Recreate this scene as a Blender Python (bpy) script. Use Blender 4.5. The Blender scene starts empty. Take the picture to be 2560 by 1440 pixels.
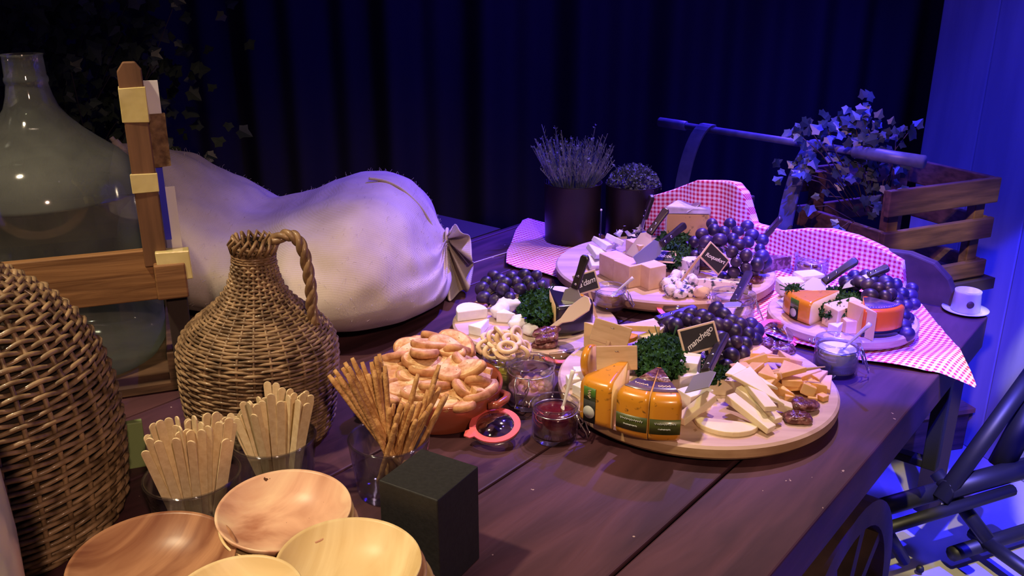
import bpy, math, random
from mathutils import Vector, Matrix, Euler, noise
R=math.radians; PI=math.pi
rnd=random.Random(7)
SC=bpy.context.scene; COL=SC.collection
TZ=.80                      # height of the cart top
# ---------------------------------------------------------------- camera, world, lights
F=2200; PITCH=R(19.5); HC=.70
cam=bpy.data.objects.new('camera',bpy.data.cameras.new('camera')); COL.objects.link(cam)
cam.data.sensor_width=36; cam.data.lens=36*F/2560; cam.location=(0,0,TZ+HC)
cam.rotation_euler=(PI/2-PITCH,0,0); cam.data.clip_start=.02; SC.camera=cam
SC.view_settings.view_transform='Standard'; SC.view_settings.look='None'
SC.view_settings.gamma=1; SC.view_settings.exposure=.18; SC.view_settings.use_curve_mapping=False
w=bpy.data.worlds.new('world'); SC.world=w; w.use_nodes=True
w.node_tree.nodes['Background'].inputs[0].default_value=(.12,.08,.35,1)
w.node_tree.nodes['Background'].inputs[1].default_value=.06
def spot(name,loc,target,power,color,angle=60,blend=.6,radius=.08,pattern=None):
    l=bpy.data.lights.new(name,'SPOT'); l.energy=power; l.color=color; l.spot_size=R(angle); l.spot_blend=blend; l.shadow_soft_size=radius
    o=bpy.data.objects.new(name,l); COL.objects.link(o); o.location=loc
    o.rotation_euler=(Vector(target)-Vector(loc)).to_track_quat('-Z','Y').to_euler()
    if pattern:
        l.use_nodes=True; nt=l.node_tree; em=nt.nodes['Emission']
        tc=nt.nodes.new('ShaderNodeTexCoord'); no=nt.nodes.new('ShaderNodeTexNoise'); no.inputs['Scale'].default_value=pattern; no.inputs['Detail'].default_value=0
        cr=nt.nodes.new('ShaderNodeValToRGB'); cr.color_ramp.elements[0].position=.46; cr.color_ramp.elements[1].position=.49
        nt.links.new(tc.outputs['Normal'],no.inputs['Vector']); nt.links.new(no.outputs['Fac'],cr.inputs[0]); nt.links.new(cr.outputs[0],em.inputs['Color'])
    return o
spot('key_spot',(.85,2.35,3.6),(.36,1.66,TZ),250,(1,.66,.80),34,.8,.06)
spot('violet_spot',(1.2,3.5,3.4),(.30,2.35,TZ),1300,(.08,.035,1),40,.95,.05)
spot('blue_back_spot',(.3,1.7,3.7),(1.15,2.35,TZ+.1),420,(.03,.03,1),34,.8,.04)
spot('warm_spot',(-1.2,.7,3.2),(-.42,1.02,TZ),215,(1,.80,.50),42,.8,.07)
spot('warm_front_spot',(.75,-1.5,2.7),(-.10,1.25,TZ),150,(1,.62,.42),38,.9,.07)
spot('sack_spot',(.35,.7,3.4),(-.32,1.95,TZ),56,(.95,.70,.90),26,.8,.08)
spot('pink_front_spot',(-.5,-.5,3.1),(.78,2.08,TZ+.05),230,(1,.46,.86),18,.8,.06)
spot('blue_table_spot',(-.9,3.0,3.5),(-.02,2.45,TZ),260,(.05,.03,1),20,.9,.05)
spot('blue_wall_spot',(.7,.9,3.6),(1.6,2.5,1.2),230,(.04,.032,1),50,.7,.1)
spot('blue_curtain_spot',(1.2,1.6,3.9),(.4,3.9,1.3),90,(.05,.015,1),56,1,.2)
spot('blue_floor_spot',(.9,.2,3.6),(1.45,2.1,0),2100,(.02,.018,1),34,.3,.02,11)
spot('warm_floor_spot',(.5,0,3.2),(1.5,2.2,0),520,(1,.82,.40),22,.3,.02,13)
# ---------------------------------------------------------------- helpers
def P(x,y,h=0):            # the point of the place, h above the cart top, seen at (x,y)
    s,c=math.sin(PITCH),math.cos(PITCH); u=(x-1280)/F; v=-(y-720)/F
    dz=-s+v*c; dy=c+v*s; t=(h-HC)/dz
    return Vector((u*t,dy*t,TZ+h))
def HT(x,y,Y):             # same with the distance known instead of the height
    s,c=math.sin(PITCH),math.cos(PITCH); u=(x-1280)/F; v=-(y-720)/F
    dz=-s+v*c; dy=c+v*s; t=Y/dy
    return Vector((u*t,Y,TZ+HC+dz*t))
class MB:
    def __init__(s): s.v=[]; s.f=[]; s.m=[]; s.uv=None
    def add(s,vf,mi=0,M=None):
        v,f=vf[0],vf[1]; n=len(s.v)
        s.v+=[tuple(M@Vector(p)) if M else tuple(p) for p in v]
        s.f+=[tuple(i+n for i in q) for q in f]
        s.m+=(vf[2] if len(vf)>2 else [mi]*len(f)); return s
def obj(name,mb,mats,parent=None,loc=None,rot=None,smooth=True,bevel=0,sub=0,solid=0):
    if isinstance(mb,tuple): mb=MB().add(mb)
    me=bpy.data.meshes.new(name); me.from_pydata(mb.v,[],mb.f); 
    if not isinstance(mats,(list,tuple)): mats=[mats]
    for m in mats: me.materials.append(m)
    me.polygons.foreach_set('material_index',mb.m); me.polygons.foreach_set('use_smooth',[smooth]*len(mb.f))
    if mb.uv:
        ul=me.uv_layers.new(name='UVMap')
        for l in me.loops: ul.data[l.index].uv=mb.uv[l.vertex_index]
    me.update()
    o=bpy.data.objects.new(name,me); COL.objects.link(o)
    if parent: o.parent=parent
    if loc is not None: o.location=loc
    if rot is not None: o.rotation_euler=rot
    if bevel:
        b=o.modifiers.new('bevel','BEVEL'); b.width=bevel; b.segments=2; b.limit_method='ANGLE'; b.angle_limit=R(35)
    if sub:
        b=o.modifiers.new('sub','SUBSURF'); b.levels=sub; b.render_levels=sub
    if solid:
        b=o.modifiers.new('solid','SOLIDIFY'); b.thickness=solid; b.offset=0
    return o
def tag(o,label,cat,group=None,kind=None):
    o['label']=label; o['category']=cat
    if group: o['group']=group
    if kind: o['kind']=kind
    return o
def thing(name,label,cat,loc=(0,0,0),rot=(0,0,0),group=None):
    o=bpy.data.objects.new(name,None); o.empty_display_size=.02; COL.objects.link(o); o.location=loc; o.rotation_euler=rot
    return tag(o,label,cat,group)
def dup(o,loc=None,rot=None,label=None,scale=None):
    kids=list(o.children); r=o.copy(); COL.objects.link(r)
    if loc is not None: r.location=loc
    if rot is not None: r.rotation_euler=rot
    if scale is not None: r.scale=scale
    if label: r['label']=label
    for k in kids:
        c=k.copy(); COL.objects.link(c); c.parent=r
        for g in list(k.children):
            d=g.copy(); COL.objects.link(d); d.parent=c
    return r
def box(sx,sy,sz,cx=0,cy=0,cz=0,j=0,rs=None):
    q=rs or rnd
    v=[(cx+sx*a/2+q.uniform(-j,j),cy+sy*b/2+q.uniform(-j,j),cz+sz*c/2+q.uniform(-j,j)) for c in(-1,1) for b in(-1,1) for a in(-1,1)]
    return v,[(0,2,3,1),(4,5,7,6),(0,1,5,4),(2,6,7,3),(0,4,6,2),(1,3,7,5)]
def prism(poly,z0,z1,j=0):
    n=len(poly); v=[(x,y,z0) for x,y in poly]+[(x+rnd.uniform(-j,j),y+rnd.uniform(-j,j),z1+rnd.uniform(-j,j)) for x,y in poly]
    return v,[tuple(range(n-1,-1,-1)),tuple(range(n,2*n))]+[(i,(i+1)%n,n+(i+1)%n,n+i) for i in range(n)]
def lathe(pr,seg=40,sx=1,sy=1,a0=0,a1=2*PI,mi=None):
    full=abs(a1-a0-2*PI)<1e-6; n=seg if full else seg+1; v=[];f=[];m=[]
    for i in range(n):
        a=a0+(a1-a0)*i/seg
        for r,z in pr: v.append((r*math.cos(a)*sx,r*math.sin(a)*sy,z))
    k=len(pr)
    for i in range(seg):
        j=(i+1)%n
        for q in range(k-1):
            f.append((i*k+q,j*k+q,j*k+q+1,i*k+q+1)); m.append(mi[q] if mi else 0)
    return v,f,m
def tube(pts,r,sides=8,closed=False,cap=True):
    pts=[Vector(p) for p in pts]; n=len(pts); v=[];f=[]
    t0=(pts[1]-pts[0]).normalized(); up=Vector((0,0,1)) if abs(t0.z)<.9 else Vector((1,0,0)); N=(up-t0*up.dot(t0)).normalized()
    for i in range(n):
        a=pts[(i-1)%n] if closed or i>0 else pts[0]; b=pts[(i+1)%n] if closed or i<n-1 else pts[-1]
        t=(b-a); t=t.normalized() if t.length>1e-9 else t0
        N=N-t*N.dot(t); N=N.normalized() if N.length>1e-6 else t.orthogonal().normalized(); B=t.cross(N)
        rr=r[i] if isinstance(r,(list,tuple)) else r
        for k in range(sides):
            an=2*PI*k/sides; v.append(tuple(pts[i]+(N*math.cos(an)+B*math.sin(an))*rr))
    for i in range(n if closed else n-1):
        j=(i+1)%n
        for k in range(sides): l=(k+1)%sides; f.append((i*sides+k,i*sides+l,j*sides+l,j*sides+k))
    if cap and not closed: f.append(tuple(range(sides-1,-1,-1))); f.append(tuple((n-1)*sides+k for k in range(sides)))
    return v,f
def sphere(r,seg=14,rings=9,sx=1,sy=1,sz=1,nz=0,fr=30,seed=0):
    pr=[(r*math.sin(PI*i/rings),-r*math.cos(PI*i/rings)) for i in range(rings+1)]
    v,f,m=lathe(pr,seg)
    o=[]
    for p in v:
        q=Vector(p)
        if nz: q*=1+nz*noise.noise(q*fr+Vector((seed,seed*2.3,0)))
        o.append((q.x*sx,q.y*sy,q.z*sz))
    return o,f
def frame(d,up=(0,0,1)):   # rotation with X along d and Z near up
    x=Vector(d).normalized(); y=Vector(up).cross(x); y=y.normalized() if y.length>1e-6 else x.orthogonal().normalized(); z=x.cross(y)
    return Matrix((x,y,z)).transposed().to_4x4()
# ---------------------------------------------------------------- materials
def mat(name,col,rough=.6,metal=0,spec=.5,c2=None,scale=20,stretch=(1,1,1),bump=0,bscale=None,detail=4,sss=0,trans=0,dist=0,pos=(.35,.65),c3=None,coat=0):
    m=bpy.data.materials.new(name); m.use_nodes=True; nt=m.node_tree; b=nt.nodes['Principled BSDF']
    b.inputs['Base Color'].default_value=(*col,1); b.inputs['Roughness'].default_value=rough; b.inputs['Metallic'].default_value=metal
    b.inputs['Specular IOR Level'].default_value=spec
    if sss: b.inputs['Subsurface Weight'].default_value=sss; b.inputs['Subsurface Radius'].default_value=(.012,.008,.005); b.inputs['Subsurface Scale'].default_value=.5
    if coat: b.inputs['Coat Weight'].default_value=coat; b.inputs['Coat Roughness'].default_value=.12
    L=nt.links.new
    if c2 or bump:
        tc=nt.nodes.new('ShaderNodeTexCoord'); mp=nt.nodes.new('ShaderNodeMapping'); mp.inputs['Scale'].default_value=stretch
        L(tc.outputs['Object'],mp.inputs[0]); no=nt.nodes.new('ShaderNodeTexNoise'); no.inputs['Scale'].default_value=scale; no.inputs['Detail'].default_value=detail; no.inputs['Distortion'].default_value=dist
        L(mp.outputs[0],no.inputs['Vector'])
    if c2:
        cr=nt.nodes.new('ShaderNodeValToRGB'); e=cr.color_ramp.elements; e[0].position=pos[0]; e[1].position=pos[1]; e[0].color=(*col,1); e[1].color=(*c2,1)
        if c3: x=e.new((pos[0]+pos[1])/2); x.color=(*c3,1)
        L(no.outputs['Fac'],cr.inputs[0]); L(cr.outputs[0],b.inputs['Base Color'])
    if bump:
        n2=no
        if bscale: n2=nt.nodes.new('ShaderNodeTexNoise'); n2.inputs['Scale'].default_value=bscale; L(mp.outputs[0],n2.inputs['Vector'])
        bp=nt.nodes.new('ShaderNodeBump'); bp.inputs['Strength'].default_value=bump; bp.inputs['Distance'].default_value=.004; L(n2.outputs['Fac'],bp.inputs['Height']); L(bp.outputs[0],b.inputs['Normal'])
    return m
def glass(name,tint=(.965,.975,.985),dust=0,base=.10,power=.55,dcol=(.5,.5,.48)):
    m=bpy.data.materials.new(name); m.use_nodes=True; nt=m.node_tree; nt.nodes.clear(); N=nt.nodes.new; L=nt.links.new
    out=N('ShaderNodeOutputMaterial'); tr=N('ShaderNodeBsdfTransparent'); tr.inputs[0].default_value=(*tint,1)
    gl=N('ShaderNodeBsdfGlossy'); gl.inputs['Roughness'].default_value=.06; gl.inputs['Color'].default_value=(.9,.9,.95,1)
    lw=N('ShaderNodeLayerWeight'); lw.inputs[0].default_value=.35
    ma=N('ShaderNodeMath'); ma.operation='MULTIPLY_ADD'; ma.inputs[1].default_value=power; ma.inputs[2].default_value=base*.5
    mx=N('ShaderNodeMixShader'); L(lw.outputs['Fresnel'],ma.inputs[0]); L(ma.outputs[0],mx.inputs[0]); L(tr.outputs[0],mx.inputs[1]); L(gl.outputs[0],mx.inputs[2])
    last=mx
    if dust:
        df=N('ShaderNodeBsdfDiffuse'); df.inputs[0].default_value=(*dcol,1); m2=N('ShaderNodeMixShader')
        tc=N('ShaderNodeTexCoord'); no=N('ShaderNodeTexNoise'); no.inputs['Scale'].default_value=9; no.inputs['Detail'].default_value=6
        mm=N('ShaderNodeMath'); mm.operation='MULTIPLY'; mm.inputs[1].default_value=dust*2; L(tc.outputs['Object'],no.inputs['Vector']); L(no.outputs['Fac'],mm.inputs[0]); L(mm.outputs[0],m2.inputs[0])
        L(mx.outputs[0],m2.inputs[1]); L(df.outputs[0],m2.inputs[2]); last=m2
    L(last.outputs[0],out.inputs[0]); return m
def weave(name,c1,c2,sc=420,bump=.5):
    m=mat(name,c1,.95,spec=.1,c2=c2,scale=7,detail=6); nt=m.node_tree; b=nt.nodes['Principled BSDF']; L=nt.links.new
    tc=nt.nodes.new('ShaderNodeTexCoord'); hs=[]
    for d in('X','Z'):
        wv=nt.nodes.new('ShaderNodeTexWave'); wv.bands_direction=d; wv.inputs['Scale'].default_value=118; wv.inputs['Distortion'].default_value=1.2; wv.inputs['Detail'].default_value=2; wv.inputs['Detail Scale'].default_value=.4
        L(tc.outputs['Object'],wv.inputs['Vector']); hs.append(wv)
    ad=nt.nodes.new('ShaderNodeMath'); L(hs[0].outputs['Fac'],ad.inputs[0]); L(hs[1].outputs['Fac'],ad.inputs[1])
    bp=nt.nodes.new('ShaderNodeBump'); bp.inputs['Strength'].default_value=bump; bp.inputs['Distance'].default_value=.003; L(ad.outputs[0],bp.inputs['Height']); L(bp.outputs[0],b.inputs['Normal'])
    return m
def gingham(name,period=.0115):
    m=bpy.data.materials.new(name); m.use_nodes=True; nt=m.node_tree; b=nt.nodes['Principled BSDF']; b.inputs['Roughness'].default_value=.9; b.inputs['Specular IOR Level'].default_value=.1
    L=nt.links.new; N=nt.nodes.new; uv=N('ShaderNodeUVMap'); sp=N('ShaderNodeSeparateXYZ'); L(uv.outputs[0],sp.inputs[0]); o=[]
    for i in(0,1):
        a=N('ShaderNodeMath'); a.operation='MULTIPLY'; a.inputs[1].default_value=1/period; L(sp.outputs[i],a.inputs[0])
        c=N('ShaderNodeMath'); c.operation='FRACT'; L(a.outputs[0],c.inputs[0]); d=N('ShaderNodeMath'); d.operation='GREATER_THAN'; d.inputs[1].default_value=.5; L(c.outputs[0],d.inputs[0]); o.append(d)
    s=N('ShaderNodeMath'); L(o[0].outputs[0],s.inputs[0]); L(o[1].outputs[0],s.inputs[1]); h=N('ShaderNodeMath'); h.operation='MULTIPLY'; h.inputs[1].default_value=.5; L(s.outputs[0],h.inputs[0])
    cr=N('ShaderNodeValToRGB'); cr.color_ramp.interpolation='CONSTANT'; e=cr.color_ramp.elements; e[0].color=(.92,.88,.88,1); e[1].position=.75; e[1].color=(.58,.03,.09,1); x=e.new(.3); x.color=(.80,.38,.46,1)
    L(h.outputs[0],cr.inputs[0]); L(cr.outputs[0],b.inputs['Base Color']); return m
M={}
M['table']=mat('dark_table_wood',(.036,.013,.018),.55,c2=(.088,.033,.042),scale=7,stretch=(.5,3,2),bump=.5,detail=10,dist=.4,spec=.35)
M['cart']=mat('dark_cart_wood',(.035,.02,.018),.7,c2=(.09,.05,.04),scale=12,stretch=(1,1,1),bump=.4,detail=6)
M['crate']=mat('crate_wood',(.16,.07,.025),.6,c2=(.34,.17,.065),scale=8,stretch=(.5,8,8),bump=.3,detail=6,dist=.8)
M['lath']=mat('brown_lath_wood',(.11,.05,.022),.6,c2=(.20,.095,.045),scale=8,stretch=(8,8,.6),bump=.2)
M['oldcrate']=mat('old_crate_wood',(.055,.026,.013),.7,c2=(.13,.065,.032),scale=8,stretch=(1,4,8),bump=.3)
M['board']=mat('mango_wood_board',(.52,.36,.25),.5,c2=(.70,.53,.38),scale=5,stretch=(1,7,1),detail=6,dist=.5,bump=.08)
M['boardedge']=mat('board_edge_wood',(.40,.24,.12),.6,c2=(.55,.36,.20),scale=14,stretch=(1,1,4),detail=5)
M['pale']=mat('pale_bowl_wood',(.68,.48,.22),.38,spec=.28,c2=(.88,.72,.42),scale=4,stretch=(1,5,1),detail=5,dist=1.2,bump=.05)
M['rosy']=mat('rosy_bowl_wood',(.45,.20,.12),.36,spec=.28,c2=(.88,.66,.44),scale=5,stretch=(1,2.2,1),detail=6,dist=1.6,c3=(.74,.45,.30),bump=.05)
M['brown']=mat('brown_bowl_wood',(.20,.075,.04),.34,spec=.28,c2=(.46,.24,.13),scale=6,stretch=(1,6,1),detail=6,dist=.7,bump=.08)
M['stick']=mat('stick_birch',(.70,.53,.30),.6,c2=(.82,.67,.42),scale=20,stretch=(6,6,.6))
M['sign_back']=mat('sign_plywood',(.55,.36,.20),.6,c2=(.66,.46,.28),scale=20,stretch=(1,1,6))
M['sign_frame']=mat('sign_frame_wood',(.80,.62,.45),.6)
M['slate']=mat('chalkboard',(.016,.014,.02),.75,c2=(.03,.027,.035),scale=30)
M['chalk']=mat('chalk',(.9,.9,.9),.9)
M['wicker']=mat('wicker_cane',(.11,.062,.03),.5,c2=(.34,.22,.12),scale=45,detail=3,coat=.25)
M['wicker_dark']=mat('wicker_core',(.018,.011,.007),.9)
M['rope']=mat('handle_cane',(.14,.075,.035),.5,c2=(.30,.18,.09),scale=60,coat=.3)
M['sack']=weave('burlap',(.42,.35,.29),(.55,.47,.41),bump=.22)
M['fuzz']=mat('burlap_fibre',(.6,.52,.46),.9)
M['terra']=mat('glazed_terracotta',(.26,.055,.028),.25,c2=(.32,.075,.036),scale=10,coat=.5)
M['crust']=mat('toast_crust',(.34,.13,.04),.8,c2=(.62,.32,.14),scale=60,bump=.4)
M['crumb']=mat('toast_crumb',(.50,.23,.08),.85,c2=(.84,.60,.33),scale=70,bump=.7,detail=6)
M['bread']=mat('breadstick_crust',(.42,.20,.065),.75,c2=(.60,.34,.13),scale=120,bump=.6)
M['ring']=mat('ring_cracker',(.72,.50,.26),.7,c2=(.84,.66,.42),scale=60,bump=.2)
M['glass']=glass('clear_glass')
M['glass_dusty']=glass('dusty_bottle_glass',(.70,.78,.74),.15,.10,.45,(.50,.53,.50))
M['tumbler']=glass('tumbler_glass',(.90,.91,.93),0,.06,.6)
M['metal']=mat('wire_metal',(.75,.75,.78),.22,1)
M['blade']=mat('knife_steel',(.62,.60,.58),.38,.75)
M['handle']=mat('knife_handle',(.018,.013,.013),.35,c2=(.035,.025,.025),scale=60)
M['rubber']=mat('coral_rubber',(.78,.13,.13),.5)
M['black']=mat('black_card',(.012,.012,.013),.65,c2=(.018,.018,.02),scale=200,bump=.1)
M['grape']=mat('grape_skin',(.012,.008,.030),.40,c2=(.045,.024,.07),scale=25,detail=2,spec=.55)
M['stem']=mat('grape_stem',(.16,.13,.03),.7)
M['parsley']=mat('parsley_leaf',(.010,.040,.012),.75,c2=(.035,.11,.025),scale=40,spec=.15)
M['ivy']=mat('ivy_leaf',(.008,.02,.015),.4,c2=(.05,.075,.06),scale=15,spec=.6)
M['ivydark']=mat('dark_ivy_leaf',(.03,.05,.025),.5,c2=(.08,.11,.05),scale=15)
M['twig']=mat('twig',(.06,.04,.02),.8)
M['herb']=mat('grey_herb',(.10,.13,.13),.7,c2=(.20,.23,.24),scale=60)
M['herbblue']=mat('thyme_leaf',(.09,.12,.10),.7,c2=(.16,.19,.16),scale=60)
M['soil']=mat('soil',(.02,.013,.01),.95,bump=.6,scale=80)
M['pot']=mat('dark_tin',(.010,.006,.007),.45,c2=(.016,.010,.010),scale=20,spec=.35)
M['navy']=mat('blue_card',(.01,.012,.06),.6)
M['orange_rind']=mat('orange_rind',(.16,.07,.01),.28,c2=(.72,.30,.02),scale=110,pos=(.26,.36),coat=.5)
M['redorange']=mat('red_orange_rind',(.80,.16,.01),.3,coat=.5)
M['gouda']=mat('gouda_paste',(.80,.56,.24),.5,c2=(.86,.64,.30),scale=30,sss=.1)
M['green_label']=mat('green_label',(.06,.16,.02),.35,c2=(.10,.22,.03),scale=50,coat=.5)
M['olive_label']=mat('olive_label',(.05,.07,.012),.35,c2=(.09,.11,.02),scale=50,coat=.5)
M['violet_film']=mat('violet_label_film',(.06,.05,.16),.3,c2=(.18,.10,.18),scale=70,coat=.6)
M['silver']=mat('silver_sticker',(.55,.58,.55),.4)
M['dark_rind']=mat('black_wax_rind',(.015,.012,.014),.3,coat=.5)
M['manch']=mat('pale_cheese',(.80,.68,.38),.45,c2=(.86,.76,.50),scale=20,sss=.15)
M['cream']=mat('white_cheese',(.86,.80,.70),.55,c2=(.90,.86,.78),scale=30,bump=.2,sss=.15)
M['rindwhite']=mat('white_mould_rind',(.84,.82,.80),.85,c2=(.92,.90,.88),scale=60,bump=.3)
M['parm']=mat('hard_cheese',(.74,.54,.30),.6,c2=(.80,.62,.38),scale=40,bump=.3,sss=.08)
M['cheddar']=mat('orange_cheese',(.84,.48,.14),.5,c2=(.90,.60,.25),scale=30,bump=.15,sss=.12)
M['blue_cheese']=mat('blue_veined_cheese',(.06,.08,.09),.6,c2=(.86,.82,.70),scale=75,pos=(.36,.46),bump=.6,detail=3)
M['stilton']=mat('brown_veined_cheese',(.05,.05,.03),.6,c2=(.62,.44,.16),scale=35,pos=(.30,.40),bump=.4,detail=3)
M['stilrind']=mat('foil_rind',(.50,.50,.55),.5,c2=(.75,.74,.78),scale=30,bump=.6)
M['fig']=mat('dried_sausage',(.10,.025,.02),.35,c2=(.30,.13,.11),scale=90,bump=.8,detail=3,pos=(.5,.62),coat=.3)
M['jam']=mat('red_jam',(.075,.006,.012),.12,c2=(.12,.012,.015),scale=60,bump=.5,coat=.6)
M['honey']=mat('brown_mustard',(.36,.20,.05),.4,c2=(.45,.28,.09),scale=60,bump=.4)
M['dip']=mat('pink_spread',(.66,.42,.30),.6,c2=(.76,.54,.42),scale=60,bump=.7)
M['white_dip']=mat('white_spread',(.84,.80,.70),.6,bump=.7,scale=60)
M['green_dip']=mat('green_spread',(.24,.24,.09),.5,c2=(.30,.30,.12),scale=60)
M['nut']=mat('brown_nuts',(.26,.10,.06),.5,c2=(.48,.26,.18),scale=60)
M['olive']=mat('olive_skin',(.40,.33,.05),.35,coat=.4)
M['ceramic']=mat('white_porcelain',(.86,.84,.84),.18,coat=.5)
M['enamel']=mat('aged_enamel',(.42,.45,.46),.4,c2=(.62,.64,.64),scale=14)
M['tape']=mat('yellow_packing_tape',(.62,.50,.18),.22,c2=(.80,.68,.32),scale=14,bump=.7,coat=.7)
M['card']=mat('white_card',(.70,.66,.68),.7)
M['bark']=mat('rough_bark_board',(.10,.05,.025),.9,c2=(.24,.14,.07),scale=70,bump=1)
M['steelblue']=mat('dark_iron',(.07,.08,.13),.42,0,c2=(.12,.13,.18),scale=30)
M['blackiron']=mat('black_iron',(.012,.012,.014),.5)
M['curtain']=mat('navy_curtain',(.050,.045,.075),.95,spec=.05)
M['bluewall']=mat('painted_planks',(.23,.24,.30),.8,c2=(.30,.31,.36),scale=5,stretch=(3,3,.4))
M['floor']=mat('screed_floor',(.32,.30,.25),.75,c2=(.38,.36,.30),scale=6,bump=.05)
M['dark']=mat('dark_wood',(.03,.018,.014),.8)
M['gingham']=gingham('red_gingham')
M['greencard']=mat('green_card',(.22,.30,.12),.6)
M['frosted']=mat('pale_glazed_ceramic',(.42,.42,.45),.3,coat=.4)
def specks(m,scale,thr,col):
    nt=m.node_tree; b=nt.nodes['Principled BSDF']; N=nt.nodes.new; L=nt.links.new
    tc=N('ShaderNodeTexCoord'); no=N('ShaderNodeTexNoise'); no.inputs['Scale'].default_value=scale; no.inputs['Detail'].default_value=3; L(tc.outputs['Object'],no.inputs['Vector'])
    g=N('ShaderNodeMath'); g.operation='GREATER_THAN'; g.inputs[1].default_value=thr; L(no.outputs['Fac'],g.inputs[0])
    mx=N('ShaderNodeMix'); mx.data_type='RGBA'; L(g.outputs[0],mx.inputs[0]); src=b.inputs['Base Color'].links[0].from_socket; L(src,mx.inputs[6]); mx.inputs[7].default_value=(*col,1); L(mx.outputs[2],b.inputs['Base Color'])
specks(M['table'],38,.755,(.42,.32,.25)); specks(M['crumb'],160,.70,(.25,.14,.05)); specks(M['rosy'],60,.74,(.10,.04,.02)); specks(M['board'],45,.76,(.42,.26,.15))
# ---------------------------------------------------------------- the setting
def struct(name,mb,m,**k):
    o=obj(name,mb,m,**k); o['kind']='structure'; return o
struct('floor',box(9,9,.1,0,2.5,-.05),M['floor'],smooth=False)
struct('wall_back',box(9,.1,4.2,0,4.35,2.1),M['dark'],smooth=False)
v=[];f=[];nx=520
for i in range(nx):
    x=-4+6.3*i/(nx-1)
    for k in range(9):
        z=.02+4.0*k/8
        y=3.95+.04*math.sin(x*13+1.2*math.sin(x*2.1))+.035*math.sin(x*31+2)+.03*noise.noise(Vector((x*3,z*.6,0)))
        v.append((x,y,z))
for i in range(nx-1):
    for k in range(8): a=i*9+k; f.append((a,a+9,a+10,a+1))
tag(obj('curtain',(v,f),M['curtain']),'dark navy curtain hanging in folds across the back','curtain')
d=Vector((.075,-.23,0)).normalized(); a0=Vector((1.50,2.74,0))-d*.30; W=MB()
for i in range(9):
    c=a0+d*(.115+.23*i); W.add(box(.228,.04,3.4,0,0,1.7),0,Matrix.Translation(c+Vector((.02,0,0)))@frame(d))
struct('wall_right',W,M['bluewall'],smooth=False,bevel=.004)
# ---------------------------------------------------------------- the cart
C0=Vector((1.041,1.793,TZ)); E1=Vector((.632,.775,0)); E2=Vector((-.775,.632,0)); AY=math.atan2(E1.y,E1.x)
def TP(s,t,h=0): return C0+E2*s+E1*t+Vector((0,0,h))
cart=thing('wooden_cart','old dark wooden cart with iron push bar carrying the whole buffet','cart',(C0.x,C0.y,0),(0,0,AY))
# local x = E1 (far), local y = E2 (left)
def cl(s,t,h=0): return Vector((t,s,TZ+h))
T=MB(); ww=[.25,.20,.22,.19,.24]; y=.153; 
for k,wd in enumerate(ww): T.add(box(2.75,wd-.004,.035,-1.375,y+wd/2,TZ-.0175-.0006*(k%3))); y+=wd
obj('tabletop',T,M['table'],cart,smooth=False,bevel=.003)
E=MB(); E.add(box(2.75,.15,.075,-1.375,.075,TZ-.0375)); E.add(box(2.75,.02,.075,-1.375,1.265,TZ-.0375))
obj('edge_beam',E,M['table'],cart,smooth=False,bevel=.003)
obj('cross_beam',MB().add(box(.08,1.15,.08,-.2,.64,TZ-.08)).add(box(.08,1.15,.08,-1.6,.64,TZ-.08)),M['cart'],cart,smooth=False,bevel=.004)
# curved tail board
pl=[(.082,-.07),(.072,0),(.075,.035),(.09,.065),(.125,.095),(.18,.108),(.30,.10),(.62,.10),(.80,.098),(.84,.085),(.86,.05),(.865,-.07)]
n=len(pl); obj('tail_board',([(0,s,h+TZ) for s,h in pl]+[(.028,s,h+TZ) for s,h in pl],[tuple(range(n)),tuple(range(2*n-1,n-1,-1))]+[(i,n+i,n+(i+1)%n,(i+1)%n) for i in range(n)]),M['cart'],cart,smooth=False,bevel=.004)
# wheels
def wheel():
    m=MB(); m.add(lathe([(.25,-.02),(.30,-.02),(.30,.02),(.25,.02),(.25,-.02)],48)); m.add(lathe([(.0,-.05),(.045,-.05),(.045,.05),(0,.05)],16))
    for i in range(10): a=2*PI*i/10; m.add(box(.22,.03,.025,.15,0,0),0,Matrix.Rotation(a,4,'Z'))
    return m
wm=wheel()
for (t,s) in((-.63,.060),(-.63,1.2),(-1.9,.075),(-1.9,1.2)):
    q=cl(s,t); obj('wheel',wm,M['cart'],cart,(q.x,q.y,.30),(PI/2,0,0),smooth=False)
obj('iron_bracket',MB().add(box(.032,.032,.34,-.058,.05,TZ-.20)).add(box(.03,.24,.02,-.058,.16,TZ-.36)),M['blackiron'],cart,smooth=False,bevel=.003)
obj('leg',box(.05,.05,.74,0,0,.37),M['cart'],cart,(-.10,1.15,0),smooth=False,bevel=.004)
ax=obj('axle',tube([(-.63,.0,.30),(-.63,1.25,.30)],.02),M['blackiron'],cart)
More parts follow.
